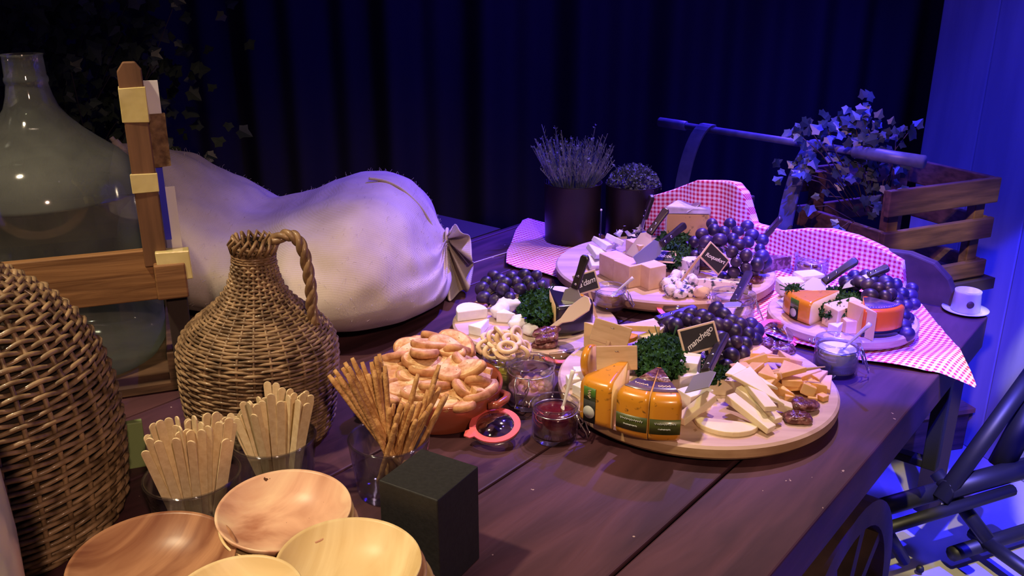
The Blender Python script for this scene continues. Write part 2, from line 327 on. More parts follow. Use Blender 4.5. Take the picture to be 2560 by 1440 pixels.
# push bar with two iron straps
A=P(1650,305,.28)-Vector((0,0,0)); B=P(2310,405,.28)
inv=Matrix.Rotation(-AY,4,'Z')@Matrix.Translation(-Vector((C0.x,C0.y,0)))
L1=lambda p: inv@p
D=(B-A)
bar=MB(); bar.add(tube([L1(A+D*.10),L1(A+D*.78)],.010,12)); bar.add(tube([L1(A),L1(A+D*.12),L1(A+D*.125)],[.0145,.0145,.011],14)); bar.add(tube([L1(A+D*.775),L1(A+D*.78),L1(B)],[.012,.0165,.0165],14))
obj('push_bar',bar,M['steelblue'],cart)
for fr,low in((.225,0),(.665,0)):
    top=A+D*fr; dn=D.normalized(); o=Vector((-.66,-.75,0)); pts=[]
    for i in range(16):
        a=i/15; ang=a*PI*.52
        p=top+Vector((0,0,.014))+o*.0+Vector((0,0,-.30*(1-math.cos(ang))))+Vector((-.075,.0,0))*math.sin(ang)
        pts.append(p)
    pts=[top+Vector((0,0,-.012))-o*.02]+pts+[pts[-1]+Vector((0,0,-.15))]
    v=[];f=[]
    for k,p in enumerate(pts):
        q=pts[min(k+1,len(pts)-1)]-pts[max(k-1,0)]; nrm=dn.cross(q).normalized()
        for a,b in((-1,-1),(1,-1),(1,1),(-1,1)): v.append(tuple(L1(p+dn*.022*a+nrm*.003*b)))
    for k in range(len(pts)-1):
        for j in range(4): f.append((k*4+j,k*4+(j+1)%4,k*4+4+(j+1)%4,k*4+4+j))
    obj('iron_strap',(v,f),M['steelblue'],cart,smooth=False)
# box that props the cloth up, dark bench under the sack, crate stand
q=TP(.70,.09); tag(obj('wooden_box',box(.10,.16,.22,0,0,.11),M['dark'],loc=(q.x,q.y,TZ-.07),rot=(0,0,AY),smooth=False,bevel=.004),'dark wooden box behind the raised corner of checked cloth','box')
q=TP(1.55,-.78); tag(obj('wooden_bench',MB().add(box(1.3,.54,.05,0,0,TZ-.025)).add(box(.06,.5,TZ-.05,-.55,0,(TZ-.05)/2)).add(box(.06,.5,TZ-.05,.55,0,(TZ-.05)/2)),M['dark'],loc=(q.x,q.y,0),rot=(0,0,AY),smooth=False),'dark bench standing along the far side of the cart under the sack','bench')
# ---------------------------------------------------------------- gingham cloth
def lerp(tab,x):
    for (a,p),(b,q) in zip(tab,tab[1:]):
        if x<=b: return p+(q-p)*max(0,min(1,(x-a)/(b-a)))
    return tab[-1][1]
tf=[(-.07,-.345),(.02,-.40),(.13,-.43),(.25,-.437),(.38,-.42),(.6,-.42),(.79,-.40),(1.036,-.401),(1.10,-.32),(1.2,-.16),(1.27,-.04)]
tb=[(-.07,-.335),(.05,-.17),(.13,-.03),(.16,-.012),(1.27,-.012)]
hc=[(.13,.0),(.170,.0),(.188,.088),(.22,.10),(.3,.126),(.36,.134),(.42,.124),(.49,.102),(.55,.112),(.575,.19),(.60,.212),(.7,.205),(.78,.165),(.84,.14),(.87,.05),(.95,.0),(1.27,0)]
v=[];f=[];uv=[];ns=260;nt=74
for i in range(ns):
    s=-.07+1.34*i/(ns-1); a=lerp(tf,s); b=lerp(tb,s); h=lerp(hc,s); tot=(b-a)+h+min(h,.05)*.9; pv=None; acc=a
    for k in range(nt):
        l=tot*k/(nt-1); flat=b-a
        if l<flat: t=a+l; z=.006+.004*noise.noise(Vector((s*9,t*9,0)))+.0
        elif l<flat+h: t=b+.0; z=.006+(l-flat)
        else: t=b+(l-flat-h); z=.006+h-(l-flat-h)*.15
        if h>.03:   # soften the fold at the foot and the crest
            e=l-flat
            if abs(e)<.05: z+=.012*(1-abs(e)/.05); t-=.012*(1-abs(e)/.05)
            t-=.010*math.sin(s*38+2*math.sin(s*9))*min(1,max(0,e/.05))*.8+.02*max(0,e)/.2
        edge=max(0,1-l/.10); z+=.006*edge*abs(math.sin(s*22))
        ss=s
        if s<0: z-=(-s)*.55; ss=s*.8
        if s<.06: z+=.01*math.sin(l*30)*.3
        p=cl(ss,t,z); v.append(tuple(p)); uv.append((s,a+l+.02*math.sin(s*7)))
for i in range(ns-1):
    for k in range(nt-1): q=i*nt+k; f.append((q,q+nt,q+nt+1,q+1))
mb=MB().add((v,f)); mb.uv=uv
cloth=obj('gingham_cloth',mb,M['gingham'],loc=(C0.x,C0.y,0),rot=(0,0,AY),solid=.0012); tag(cloth,'red and white checked cloth spread under the rear boards and over the cart corner','tablecloth')
# ---------------------------------------------------------------- boards
def board(px,py,r,label,bot,th,loc=None):
    o=thing('round_board',label,'serving board',loc,group=None)
    e=.004; pr=[(0,bot),(r-.006,bot),(r,bot+.006),(r,bot+th-e),(r-e,bot+th),(0,bot+th)]
    dsk=obj('board_disc',MB().add(lathe(pr,96,mi=[1,1,1,0,0])),[M['board'],M['boardedge']],o,bevel=0)
    for p in dsk.data.polygons: p.use_smooth=False
    return o
bf=board(0,0,.240,'large round wooden board at the front with manchego, wedges and cheddar',.012,.024,(.321,1.40,TZ))
obj('foot_ring',lathe([(.10,0),(.12,0),(.12,.012),(.10,.012),(.10,0)],48),M['boardedge'],bf,smooth=False)
board(0,0,.172,'small round board at left with goat cheese and black rinded wedge',0.0,.024,(.048,1.712,TZ))
b3=board(0,0,.262,'round board at the back with blue cheese, pale cubes and big grape bunch',.014,.026,(.368,2.03,TZ))
b4=board(0,0,.150,'round board at right on checked cloth with orange rinded cheese',.014,.022,(.690,1.718,TZ))
HF,H2,H3,H4=.036,.024,.040,.036
# ---------------------------------------------------------------- generic food pieces
def place(o,p,rot): o.location=p; o.rotation_euler=[R(a) for a in rot]; return o
def piece(name,label,cat,px,py,h,dims,rot,m,group=None,shape='box',bevel=.0015,j=.0008,rind=None):
    dx,dy,dz=dims
    if shape=='box': g=box(dx,dy,dz,0,0,dz/2,j)
    elif shape=='tri': g=prism([(-dx/2,-dy/2),(dx/2,0),(-dx/2,dy/2)],0,dz,j)
    elif shape=='half':
        g=prism([(dx/2*math.cos(a),dy*math.sin(a)) for a in [PI*i/14 for i in range(15)]],0,dz,j*.3)
    elif shape=='rock': g=sphere(.5,18,12,dx,dy,dz,.35,3,rnd.random()*50); g=([(a,b,c+dz*.45) for a,b,c in g[0]],g[1])
    elif shape=='slab':
        sd=rnd.random()*60; nn=30; pr=[(0,0),(.44,0),(.5,.25),(.49,.6),(.42,.92),(.25,1),(.12,1),(0,1)]; vv,ff,mm=lathe(pr,nn); o_=[]
        for (x,y,z) in vv:
            q=1+.30*noise.noise(Vector((x*2.2+sd,y*2.2,0))); zz=z+(.35*noise.noise(Vector((x*9+sd,y*9,3))) if z>.5 else 0); o_.append((x*q*dx,y*q*dy,zz*dz))
        g=(o_,ff)
    elif shape=='ring': g=lathe([(dx/2-dz/2+dz/2*math.cos(a),dz/2+dz/2*math.sin(a)) for a in [2*PI*i/8 for i in range(9)]],22,1,dy/dx)
    o=obj(name,g if len(g)<3 else MB().add(g),m,loc=P(px,py,h),rot=[R(a) for a in rot],smooth=shape in('rock','ring','slab'),bevel=bevel if shape in('box','tri','half') else 0)
    return tag(o,label,cat,group)
def sector(r,h,a0,a1,rd=.012,r0=0,m_out=0,m_top=0,m_cut=1,seg=None):
    seg=seg or max(6,int(abs(a1-a0)/R(4)))
    pr=[(r0,0),(r-rd,0)]+[(r-rd+rd*math.sin(PI/2*i/4),rd-rd*math.cos(PI/2*i/4)) for i in range(1,5)]+[(r-rd+rd*math.cos(PI/2*i/4),h-rd+rd*math.sin(PI/2*i/4)) for i in range(0,5)]+[(r0,h)]
    mi=[m_top]+[m_out]*(len(pr)-3)+[m_top]
    v,f,m=lathe(pr,seg,a0=a0,a1=a1,mi=mi); k=len(pr)
    f.append(tuple(range(k))); m.append(m_cut); f.append(tuple(seg*k+i for i in range(k-1,-1,-1))); m.append(m_cut)
    return v,f,m
def band(r,z0,z1,a0,a1,t=.0006,seg=12): return lathe([(r,z0),(r+t,z0),(r+t,z1),(r,z1),(r,z0)],seg,a0=a0,a1=a1)
def scrib(r,z,a0,a1,amp=.002,n=40,t=.0006):
    return tube([(r*math.cos(a0+(a1-a0)*i/n),r*math.sin(a0+(a1-a0)*i/n),z+amp*math.sin(i*1.9)*(1+.5*math.sin(i*.7))) for i in range(n+1)],t,4)
# ---------------------------------------------------------------- front board: wedges
ap=P(1650,912,HF+.08); Wc=Vector((ap.x,ap.y,TZ+HF))
def wedge(label,a0,a1,off,r=.135,h=.078):
    c=Wc+Vector(off); o=thing('cheese_wedge',label,'cheese',c)
    obj('cheese_block',MB().add(sector(r,h,R(a0),R(a1),.016,.006)),[M['orange_rind'],M['gouda']],o)
    return o
RW=.114
def shell(o,a0,a1,m,z0,z1,nm): return obj(nm,band(RW+.0003,z0,z1,R(a0),R(a1)),M[m],o)
w1=wedge('orange rinded cheese wedge with olive label, right end of the cut wheel',254,278,(0,0,0),RW)
w2=wedge('orange rinded cheese wedge with olive label in the middle of the cut wheel',227,253,(0,0,0),RW)
for o,a,b in((w1,254,278),(w2,227,253)):
    shell(o,a+.4,b-.4,'olive_label',.017,.042,'label_band')
    obj('lettering',MB().add(scrib(RW+.0013,.035,R(a+4),R(b-4),.0016)).add(scrib(RW+.0013,.026,R(a+7),R(b-8),.001)),M['silver'],o)
    obj('top_film',MB().add(lathe([(.01,.0783),(.062,.0783),(.062,.0789),(.01,.0789),(.01,.0783)],12,a0=R(a+.5),a1=R(b-.5))),M['fig'],o)
    obj('film_border',MB().add(lathe([(.062,.0783),(.096,.0783),(.096,.0789),(.062,.0789),(.062,.0783)],12,a0=R(a+.5),a1=R(b-.5))),M['violet_film'],o)
    m=MB()
    for k in range(7):
        an=R(a+6+(b-a-12)*k/6); m.add(box(.006,.0022,.0004,.077*math.cos(an),.077*math.sin(an),.0791)if k%2 else box(.002,.006,.0004,.077*math.cos(an),.077*math.sin(an),.0791))
    obj('film_lettering',m,M['sign_frame'],o,smooth=False)
w3=wedge('orange rinded cheese wedge with bright green label at the left rim of front board',220,248,(-.042,.030,0),RW,.080)
shell(w3,224,235,'green_label',.046,.068,'label_band'); shell(w3,224,235,'black',.008,.046,'dark_label')
rr=RW+.0013; cx=(rr*math.cos(R(229.5)),rr*math.sin(R(229.5)),.026)
obj('round_emblem',lathe([(0,-.0004),(.0105,-.0004),(.0105,.0004),(0,.0004)],20),M['silver'],w3,cx,(0,PI/2,R(229.5)))
obj('lettering',tube([(rr*math.cos(R(229.5+1.6*math.sin(i*1.7))),rr*math.sin(R(229.5+1.6*math.sin(i*1.7))),.050+.014*i/12) for i in range(13)],.0006,4),M['sign_frame'],w3)
# pale cheese batons, fan of slices
G='pale cheese sticks and slices'
def baton(label,p0,p1,h,wd,th,m='manch',cat='cheese',name='cheese_stick',h1=None):
    a=P(*p0,h); b=P(*p1,h if h1 is None else h1); d=b-a; L=d.length
    o=obj(name,box(L,wd,th,L/2,0,th/2,.0012),M[m],loc=a,smooth=False,bevel=.0015); o.rotation_euler=frame(d).to_euler(); return tag(o,label,cat,G)
baton('pale cheese stick leaning right beside the labelled wedges',(1700,1062),(1780,998),HF+.002,.018,.014,h1=HF+.022)
baton('longest pale cheese stick nearest the front rim of the board',(1822,1000),(1926,1082),HF+.022,.020,.012,h1=HF+.002)
baton('second long pale cheese stick just behind the longest one',(1848,978),(1942,1060),HF+.024,.020,.012,h1=HF+.003)
baton('pale cheese stick third from the front of the fan',(1868,960),(1925,1030),HF+.034,.020,.010,h1=HF+.024)
baton('pale cheese stick under the fan pointing at the sausage',(1900,1005),(1975,1030),HF+.016,.018,.012,h1=HF+.004)
piece('cheese_slice','rounded pale cheese slice with brown rind lying flat in front','cheese',1815,1062,HF,(.098,.040,.009),(0,0,165),M['manch'],G,'half')
piece('cheese_slice','thin triangular cheese slice leaning on top of the fan','cheese',1905,975,HF+.036,(.095,.045,.007),(8,14,-55),M['manch'],G,'tri')
piece('cheese_slice','second thin triangular slice behind the top of the fan','cheese',1885,950,HF+.042,(.085,.040,.006),(14,8,-40),M['manch'],G,'tri')
piece('cheese_block','broad pale cheese block behind the front knife blade','cheese',1810,975,HF,(.075,.045,.028),(0,0,-10),M['manch'],G)
piece('cheese_block','pale cheese block standing right against the violet labelled wedge','cheese',1712,985,HF,(.040,.030,.040),(0,0,20),M['cream'],G)
piece('cheese_block','small pale cheese block under the blade of front knife','cheese',1735,1010,HF,(.05,.035,.026),(0,0,30),M['cream'],G)
piece('cheese_block','white cheese block tucked between parsley and front knife','cheese',1722,955,HF+.01,(.045,.03,.045),(0,0,70),M['cream'],G)
for i,(x,y,r) in enumerate([(1432,965,10),(1452,985,40),(1475,950,25),(1448,945,5),(1470,1000,60)]):
    piece('cheese_cube','small white cheese cube at the left rim of the front board','cheese',x,y,HF,(.022,.022,.018),(0,0,r),M['cream'],'white cubes at left rim')
for i,(x,y,r) in enumerate([(1600,920,10),(1575,905,50),(1560,930,20),(1620,935,30)]):
    piece('cheese_cube','white cheese cube behind the two blank wooden tags','cheese',x,y,HF,(.024,.024,.022),(0,0,r),M['cream'],'white cubes behind the tags')
# orange pieces
G2='orange cheese pieces heaped on the right of front board'
sp=[(1850,905,.00,.05,.03,'tri'),(1878,915,.012,.06,.025,'box'),(1905,898,.02,.055,.02,'tri'),(1932,905,.022,.06,.022,'tri'),(1960,908,.01,.05,.03,'tri'),(1990,925,.0,.055,.03,'tri'),(1870,940,.02,.07,.022,'box'),(1915,935,.028,.05,.028,'tri'),(1945,945,.02,.07,.04,'tri'),(1975,955,.01,.06,.03,'box'),(2010,950,.006,.06,.035,'tri'),(2035,965,.0,.05,.035,'tri'),(1985,975,.006,.05,.03,'tri'),(2015,985,.0,.055,.02,'box'),(2045,985,.0,.035,.02,'tri'),(1950,985,.0,.06,.02,'tri'),(1850,925,.02,.03,.02,'box'),(1895,955,.0,.05,.03,'tri'),(1965,935,.03,.05,.04,'tri'),(2025,940,.012,.045,.03,'tri'),(1925,960,.02,.055,.03,'tri'),(1890,890,.0,.045,.03,'box')]
for k,(x,y,h,a,b,s) in enumerate(sp):
    piece('cheddar_piece','orange cheese piece in the heap on the right of front board','cheese',x,y,HF+h,(a*1.05,b*1.15,rnd.uniform(.009,.020)),(rnd.uniform(-18,18),rnd.uniform(-22,12),rnd.uniform(0,360)),M['cheddar'],G2,s)
for k,(x,y) in enumerate([(1840,945),(1858,890),(1972,1000),(2055,1000),(2030,1003),(1965,880)]):
    piece('cheddar_crumb','small orange crumb beside the orange cheese heap','cheese',x,y,HF,(.016,.014,.010),(0,0,40*k),M['cheddar'],'orange crumbs')
piece('sausage_slice','upper dark glossy sausage slice beside the cheese sticks','sausage',2008,1018,HF+.006,(.052,.040,.012),(0,8,20),M['fig'],None,'slab')
piece('sausage_slice','lower dark glossy sausage slice nearest the board rim','sausage',1993,1052,HF,(.046,.036,.013),(0,0,-20),M['fig'],None,'slab')
piece('sausage_slice','dark sausage slice behind the orange heap near jar lid','sausage',1945,880,HF,(.060,.04,.016),(0,0,-15),M['fig'],None,'slab')
piece('sausage_slice','dark sausage slice between grapes and the reddish jar lid','sausage',1905,872,HF+.004,(.055,.04,.018),(0,0,20),M['fig'],None,'slab')
# yellow slices behind
piece('cheese_slice','yellow orange cheese slice behind the blank wooden tags','cheese',1540,835,HF+.02,(.085,.045,.010),(0,-6,160),M['orange_rind'],None,'half')
piece('cheese_slice','pale yellow cheese wedge pointing right under the dark knife','cheese',1590,825,HF+.028,(.085,.035,.012),(0,0,185),M['gouda'],None,'tri')
piece('cheese_slice','pale cheese slice leaning on the centre grapes from the left','cheese',1640,838,HF+.02,(.06,.03,.010),(0,-15,30),M['manch'],None,'tri')
o=obj('cheese_disc',MB().add(lathe([(0,-.007),(.028,-.007),(.031,-.004),(.031,.004),(.028,.007),(0,.007)],32,mi=[0,1,1,1,0])),[M['cheddar'],M['orange_rind']],loc=P(1478,905,HF+.032),rot=(R(80),0,R(60)))
tag(o,'orange cheese disc standing on edge behind the green label','cheese')
piece('cheese_slice','pale cheese wedge standing behind the orange cheese disc','cheese',1500,875,HF,(.07,.04,.05),(0,0,150),M['gouda'],None,'tri')
# ---------------------------------------------------------------- chalk signs
def sign(label,c,w_,h_,roll,tilt,yaw,text=None,face='slate',stick=(0,-.06),ts=.016,trot=0,foot=None):
    o=thing('cheese_sign',label,'sign',c,(R(tilt),R(roll),R(yaw)))
    obj('board_back',box(w_,.003,h_,0,.0005,0),M['sign_frame'],o,smooth=False,bevel=.0015)
    if face: obj('slate_face',box(w_-.008,.0012,h_-.008,0,-.0016,0),M[face],o,smooth=False)
    if stick: obj('stick',box(.005,.003,.07,stick[0],.001,-h_/2-.033),M['sign_back'],o,smooth=False)
    if text:
        cu=bpy.data.curves.new('lettering','FONT'); cu.body=text; cu.size=ts; cu.align_x='CENTER'; cu.align_y='CENTER'; cu.shear=.35; cu.extrude=.0002; cu.offset=.0001; cu.space_character=.95
        tmp=bpy.data.objects.new('lettering_curve',cu); COL.objects.link(tmp); me=bpy.data.meshes.new_from_object(tmp.evaluated_get(bpy.context.evaluated_depsgraph_get())); bpy.data.objects.remove(tmp); me.materials.clear(); me.materials.append(M['chalk'])
        t=bpy.data.objects.new('lettering',me); COL.objects.link(t); t.parent=o; t.location=(0,-.0026,0); t.rotation_euler=(PI/2,R(-trot),0)
    return o
sign('black chalk sign reading manchego standing in parsley',HT(1748,846,1.40),.066,.047,-14,-22,4,'manchego',ts=.0142,trot=27,stick=(.012,0))
sign('slate blue chalk sign reading Roquefort before the big grape bunch',HT(1786,646,1.835),.064,.046,44,-28,0,'Roquefort',ts=.0128,trot=20,stick=(-.03,0))
sign('small black chalk sign reading a dam on the left board',HT(1466,706,1.715),.050,.043,-14,-18,10,"a'dam",ts=.0165,trot=6)
sign('blue chalk sign lying behind the pale cheese cubes',P(1655,641,.088),.066,.034,2,-52,-8,'Truffelcoen','navy',ts=.0125)
def tagsign(label,c,roll,yaw,tilt=-14):
    o=thing('wooden_tag',label,'sign',c,(R(tilt),R(roll),R(yaw)))
    obj('plate',box(.066,.003,.040),M['sign_back'],o,smooth=False,bevel=.0015); obj('stick',box(.006,.003,.06,0,-.003,-.042),M['sign_back'],o,smooth=False,bevel=.001); obj('staple',tube([(-.003,-.0022,.011),(.003,-.0022,.011)],.0006,5),M['metal'],o)
tagsign('blank wooden tag on stick, nearer of the two facing away',P(1542,895,HF+.085),-2,-2)
tagsign('blank wooden tag on stick, farther one tilted down to the right',P(1527,835,HF+.085),13,-14)
# ---------------------------------------------------------------- knives and spoons
def knife(label,h0,joint,tip,bw=.034,roll=0,style='wide',hw=.018):
    d=(joint-h0); L=d.length; db=(tip-joint).length
    o=thing('cheese_knife',label,'knife',h0); mt=frame(d,Matrix.Rotation(R(roll),3,d.normalized())@Vector((-.25,-.75,.62))); o.rotation_euler=mt.to_euler()
    pl=[(0,-hw*.32),(.006,-hw*.5),(L*.5,-hw*.42),(L,-hw*.46),(L,hw*.46),(L*.5,hw*.42),(.006,hw*.5),(0,hw*.32)]
    obj('handle',prism(pl,-.006,.006),M['handle'],o,smooth=False,bevel=.003)
    for x in(.62,.86): obj('rivet',lathe([(0,-.0068),(.0028,-.0068),(.0028,.0068),(0,.0068)],12),M['metal'],o,(L*x,0,0))
    if style=='wide': bl=[(L-.002,-hw*.35),(L+.008,-bw*.5),(L+db,-bw*.5),(L+db-.004,bw*.5),(L+.012,bw*.5),(L-.002,hw*.35)]
    else: bl=[(L-.002,-hw*.35),(L+db*.7,-bw*.35),(L+db,bw*.2),(L+db*.5,bw*.5),(L-.002,hw*.35)]
    obj('blade',prism(bl,-.0009,.0009),M['blade'],o,smooth=False,bevel=.0004); return o
knife('knife with dark riveted handle and long blade leaning on manchego',HT(1812,838,1.44),P(1765,930,.105),P(1702,1008,HF+.040),.038,28,'wide')
knife('knife with black handle stuck in the black rinded wedge beside a dam sign',HT(1465,638,1.66),P(1437,722,.115),P(1405,795,.07),.038,0,'wide')
knife('knife standing upright in the open jar, dark blade',HT(1872,682,1.83),P(1835,755,.09),P(1812,790,.058),.034,15,'wide')
knife('knife lying flat with black handle over the reddish jar lid',P(1740,770,.07),P(1640,800,.062),P(1575,820,.055),.030,30,'thin')
knife('wide bladed knife resting on the wedge at the right board',HT(2142,650,1.80),P(2058,706,.085),P(1990,750,.072),.044,5,'wide')
knife('knife behind the right grapes, only its black handle showing',P(2222,668,.12),P(2170,690,.10),P(2120,705,.07),.03,30,'thin')
knife('knife with riveted handle leaning over the white slices',HT(1668,522,2.03),P(1622,585,.125),P(1575,640,.07),.036,0,'wide')
knife('knife with riveted handle and square blade lying on the pale cubes',HT(1712,562,2.0),P(1650,612,.12),P(1580,650,.10),.036,-40,'wide')
knife('knife resting on top of the tall blue veined block',HT(1808,455,2.26),HT(1758,495,2.22),HT(1700,520,2.20),.026,30,'thin')
knife('knife at the right of the big grape bunch, handle pointing up right',HT(1953,545,2.08),P(1912,590,.09),P(1880,615,.07),.026,40,'thin')
knife('thin dark knife leaning against the smaller herb pot',HT(1630,490,2.13),P(1612,545,.12),P(1590,600,.05),.02,30,'thin')
def spoon(label,a,b,m='ceramic',r=.0028):
    o=thing('small_spoon',label,'spoon',a); d=b-a; L=d.length; o.rotation_euler=frame(d).to_euler()
    obj('spoon_handle',tube([(L*i/8,0,0) for i in range(9)],[r*1.5]+[r*(1.4-.08*i) for i in range(1,9)],8),M[m],o)
    obj('spoon_bowl',sphere(.008,12,8,1.5,1,.4),M[m],o,(L+.006,0,0)); return o
# wooden spatula, pick
o=thing('wooden_spatula','wooden spatula leaning over the black rinded wedge','spatula',P(1475,752,.12)); d=P(1375,822,.05)-P(1475,752,.12); o.rotation_euler=frame(d,(.2,-.5,.8)).to_euler()
obj('paddle',prism([(0,-.008),(.008,-.018),(.05,-.017),(.075,-.006),(.075,.006),(.05,.017),(.008,.018),(0,.008)],-.0015,.0015),M['sign_frame'],o,smooth=False,bevel=.001)
obj('grip',prism([(.072,-.006),(d.length,-.005),(d.length,.005),(.072,.006)],-.0016,.0016),M['sign_frame'],o,smooth=False,bevel=.001)
o=obj('wooden_pick',tube([(0,0,0),(.03,0,0),(.085,0,0)],[.0012,.0035,.0045],6),M['sign_back'],loc=P(2063,917,HF+.045)); o.rotation_euler=frame(P(1960,930,HF+.03)-P(2063,917,HF+.045)).to_euler(); tag(o,'thin wooden pick lying on the orange cheese heap','pick')
# ---------------------------------------------------------------- grapes and parsley
gm=bpy.data.meshes.new('grape'); gv,gf=sphere(.0142,20,13,1,1,1.12); gm.from_pydata(gv,[],gf); gm.materials.append(M['grape']); gm.polygons.foreach_set('use_smooth',[True]*len(gf))
def bunch(label,pts,seed,base,s=1):
    r=random.Random(seed); o=thing('grape_bunch',label,'grapes',base); ps=[]
    for (x,y,h) in pts:
        q=P(x,y,h)-base; ps.append(q)
        g=bpy.data.objects.new('grape',gm); COL.objects.link(g); g.parent=o; g.location=q; g.rotation_euler=(r.uniform(0,3),r.uniform(0,3),r.uniform(0,3)); k=s*r.uniform(.88,1.12); g.scale=(k,k,k)
    c=sum(ps,Vector())/len(ps); m=MB().add(tube([c+Vector((-.03,.03,.01)),c,c+Vector((.03,-.02,-.01))],.002,6))
    for q in ps: m.add(tube([c,c.lerp(q,.5)+Vector((0,0,.004)),q],.0009,4))
    obj('stem',m,M['stem'],o); return o
def relax(cx,cy,rx,ry,n,seed,h0,h1,mind,extra=()):
    r=random.Random(seed); out=[]; W=[]
    tries=0
    while len(out)<n and tries<9000:
        tries+=1; a=r.uniform(0,2*PI); q=math.sqrt(r.random()); x=cx+rx*q*math.cos(a); y=cy+ry*q*math.sin(a)
        t=(cy+ry-y)/(2*ry); h=h0+(h1-h0)*(r.random()*.35+.65*math.sqrt(max(0,1-q*q)))
        p=P(x,y,h)
        if p.z-TZ-.014<h0-.014: continue
        if all((p-s_).length>mind for s_ in W): W.append(p); out.append((x,y,h))
    return out
big=[(1755,585,.12),(1785,575,.125),(1810,580,.12),(1845,578,.13),(1880,588,.12),(1740,640,.08),(1735,605,.09),(1765,605,.12),(1800,600,.135),(1832,598,.135),(1870,605,.125),(1905,600,.11),(1905,640,.09),(1830,630,.12),(1865,640,.11),(1760,625,.10),(1893,662,.08),(1865,670,.085),(1840,655,.10),(1835,680,.075),(1912,655,.07),(1860,690,.06),(1885,680,.06),(1720,620,.07),(1780,560,.12),(1868,565,.12),(1825,560,.13),(1755,650,.07),(1790,630,.11),(1810,665,.08),(1848,612,.13),(1900,622,.10),(1775,655,.07),(1810,695,.06)]
bunch('largest bunch of dark grapes on the rear board beside Roquefort sign',big,3,P(1825,650,H3))
bunch('bunch of dark grapes at the back of the left board',[(1215,705,.05),(1250,700,.06),(1280,692,.065),(1310,690,.065),(1340,690,.06),(1225,730,.045),(1258,725,.065),(1300,722,.07),(1330,720,.06),(1210,745,.04),(1240,750,.045),(1275,745,.055),(1355,715,.05),(1290,705,.075),(1240,715,.06),(1235,690,.05),(1320,705,.07),(1345,735,.045),(1262,708,.075),(1205,722,.045)],4,P(1280,740,H2))
bunch('bunch of dark grapes in the centre behind manchego sign',[(1675,810,.07),(1700,795,.08),(1725,785,.085),(1755,790,.085),(1790,775,.09),(1660,825,.06),(1690,815,.08),(1810,790,.09),(1830,805,.09),(1850,815,.085),(1870,835,.075),(1835,830,.09),(1815,815,.10),(1862,860,.065),(1840,855,.08),(1885,850,.06),(1820,860,.075),(1795,815,.10),(1770,800,.10),(1800,900,.055),(1828,890,.065),(1855,885,.055),(1782,880,.055),(1815,915,.055),(1745,808,.09),(1720,800,.09),(1800,845,.09),(1785,860,.075),(1890,825,.06),(1805,940,.05),(1878,812,.07),(1780,905,.05)],5,P(1790,850,HF))
bunch('bunch of dark grapes on the right board above the orange cheese',[(2135,690,.08),(2165,690,.09),(2195,690,.09),(2215,705,.095),(2140,712,.08),(2170,712,.10),(2195,722,.10),(2240,712,.08),(2255,735,.065),(2225,735,.09),(2275,740,.05),(2212,742,.09),(2265,765,.055),(2245,765,.075),(2255,790,.06),(2270,795,.045),(2230,780,.07),(2175,740,.09),(2240,745,.08),(2258,815,.045),(2265,835,.035),(2115,705,.07),(2220,720,.10),(2280,720,.05),(2285,760,.04),(2150,705,.09),(2180,700,.09)],6,P(2220,770,H4))
def parsley(label,cx,cy,rx,ry,h0,h1,n,seed):
    r=random.Random(seed); base=P(cx,cy,h0); mb=MB()
    for i in range(n):
        a=r.uniform(0,2*PI); q=math.sqrt(r.random()); x=cx+rx*q*math.cos(a); y=cy+ry*q*math.sin(a); h=h0+(h1-h0)*math.sqrt(max(0,1-q*q))*r.uniform(.35,1)
        c=P(x,y,h)-base; s=r.uniform(.005,.010); nr=Vector((r.uniform(-1,1),r.uniform(-1,.5),r.uniform(.2,1))).normalized(); t=nr.orthogonal().normalized(); b=nr.cross(t); ph=r.uniform(0,6)
        k=7; v=[c]+[c+(t*math.cos(ph+2*PI*j/k)+b*math.sin(ph+2*PI*j/k))*s*(1 if j%2 else .6)+nr*s*.5*math.sin(j*2.4+ph) for j in range(k)]
        mb.add(([tuple(p) for p in v],[(0,1+j,1+(j+1)%k) for j in range(k)]))
    o=thing('parsley_bunch',label,'parsley',base); obj('curly_leaves',mb,M['parsley'],o,smooth=False)
    st=MB()
    for i in range(14):
        a=r.uniform(0,2*PI); st.add(tube([(0,0,0),(math.cos(a)*.02,math.sin(a)*.02,(h1-h0)*.4),(math.cos(a)*.035,math.sin(a)*.03,(h1-h0)*.8)],.0009,4))
    obj('stems',st,M['parsley'],o)
parsley('large curly parsley bunch in the middle of the front board',1665,895,85,62,HF,.105,1500,1)
parsley('curly parsley piece beside the front knife and grapes',1790,935,45,28,HF,.075,420,11)
parsley('curly parsley bunch on the left board before the grapes',1345,765,52,48,H2,.085,800,2)
parsley('curly parsley bunch on the rear board left of the biggest grapes',1690,620,55,52,H3,.10,900,3)
parsley('curly parsley bunch on the right board behind the cut wedges',2100,760,75,42,H4,.08,900,4)
parsley('tiny parsley sprig lying on the white cheese at right',1985,728,20,14,.075,.085,90,5)
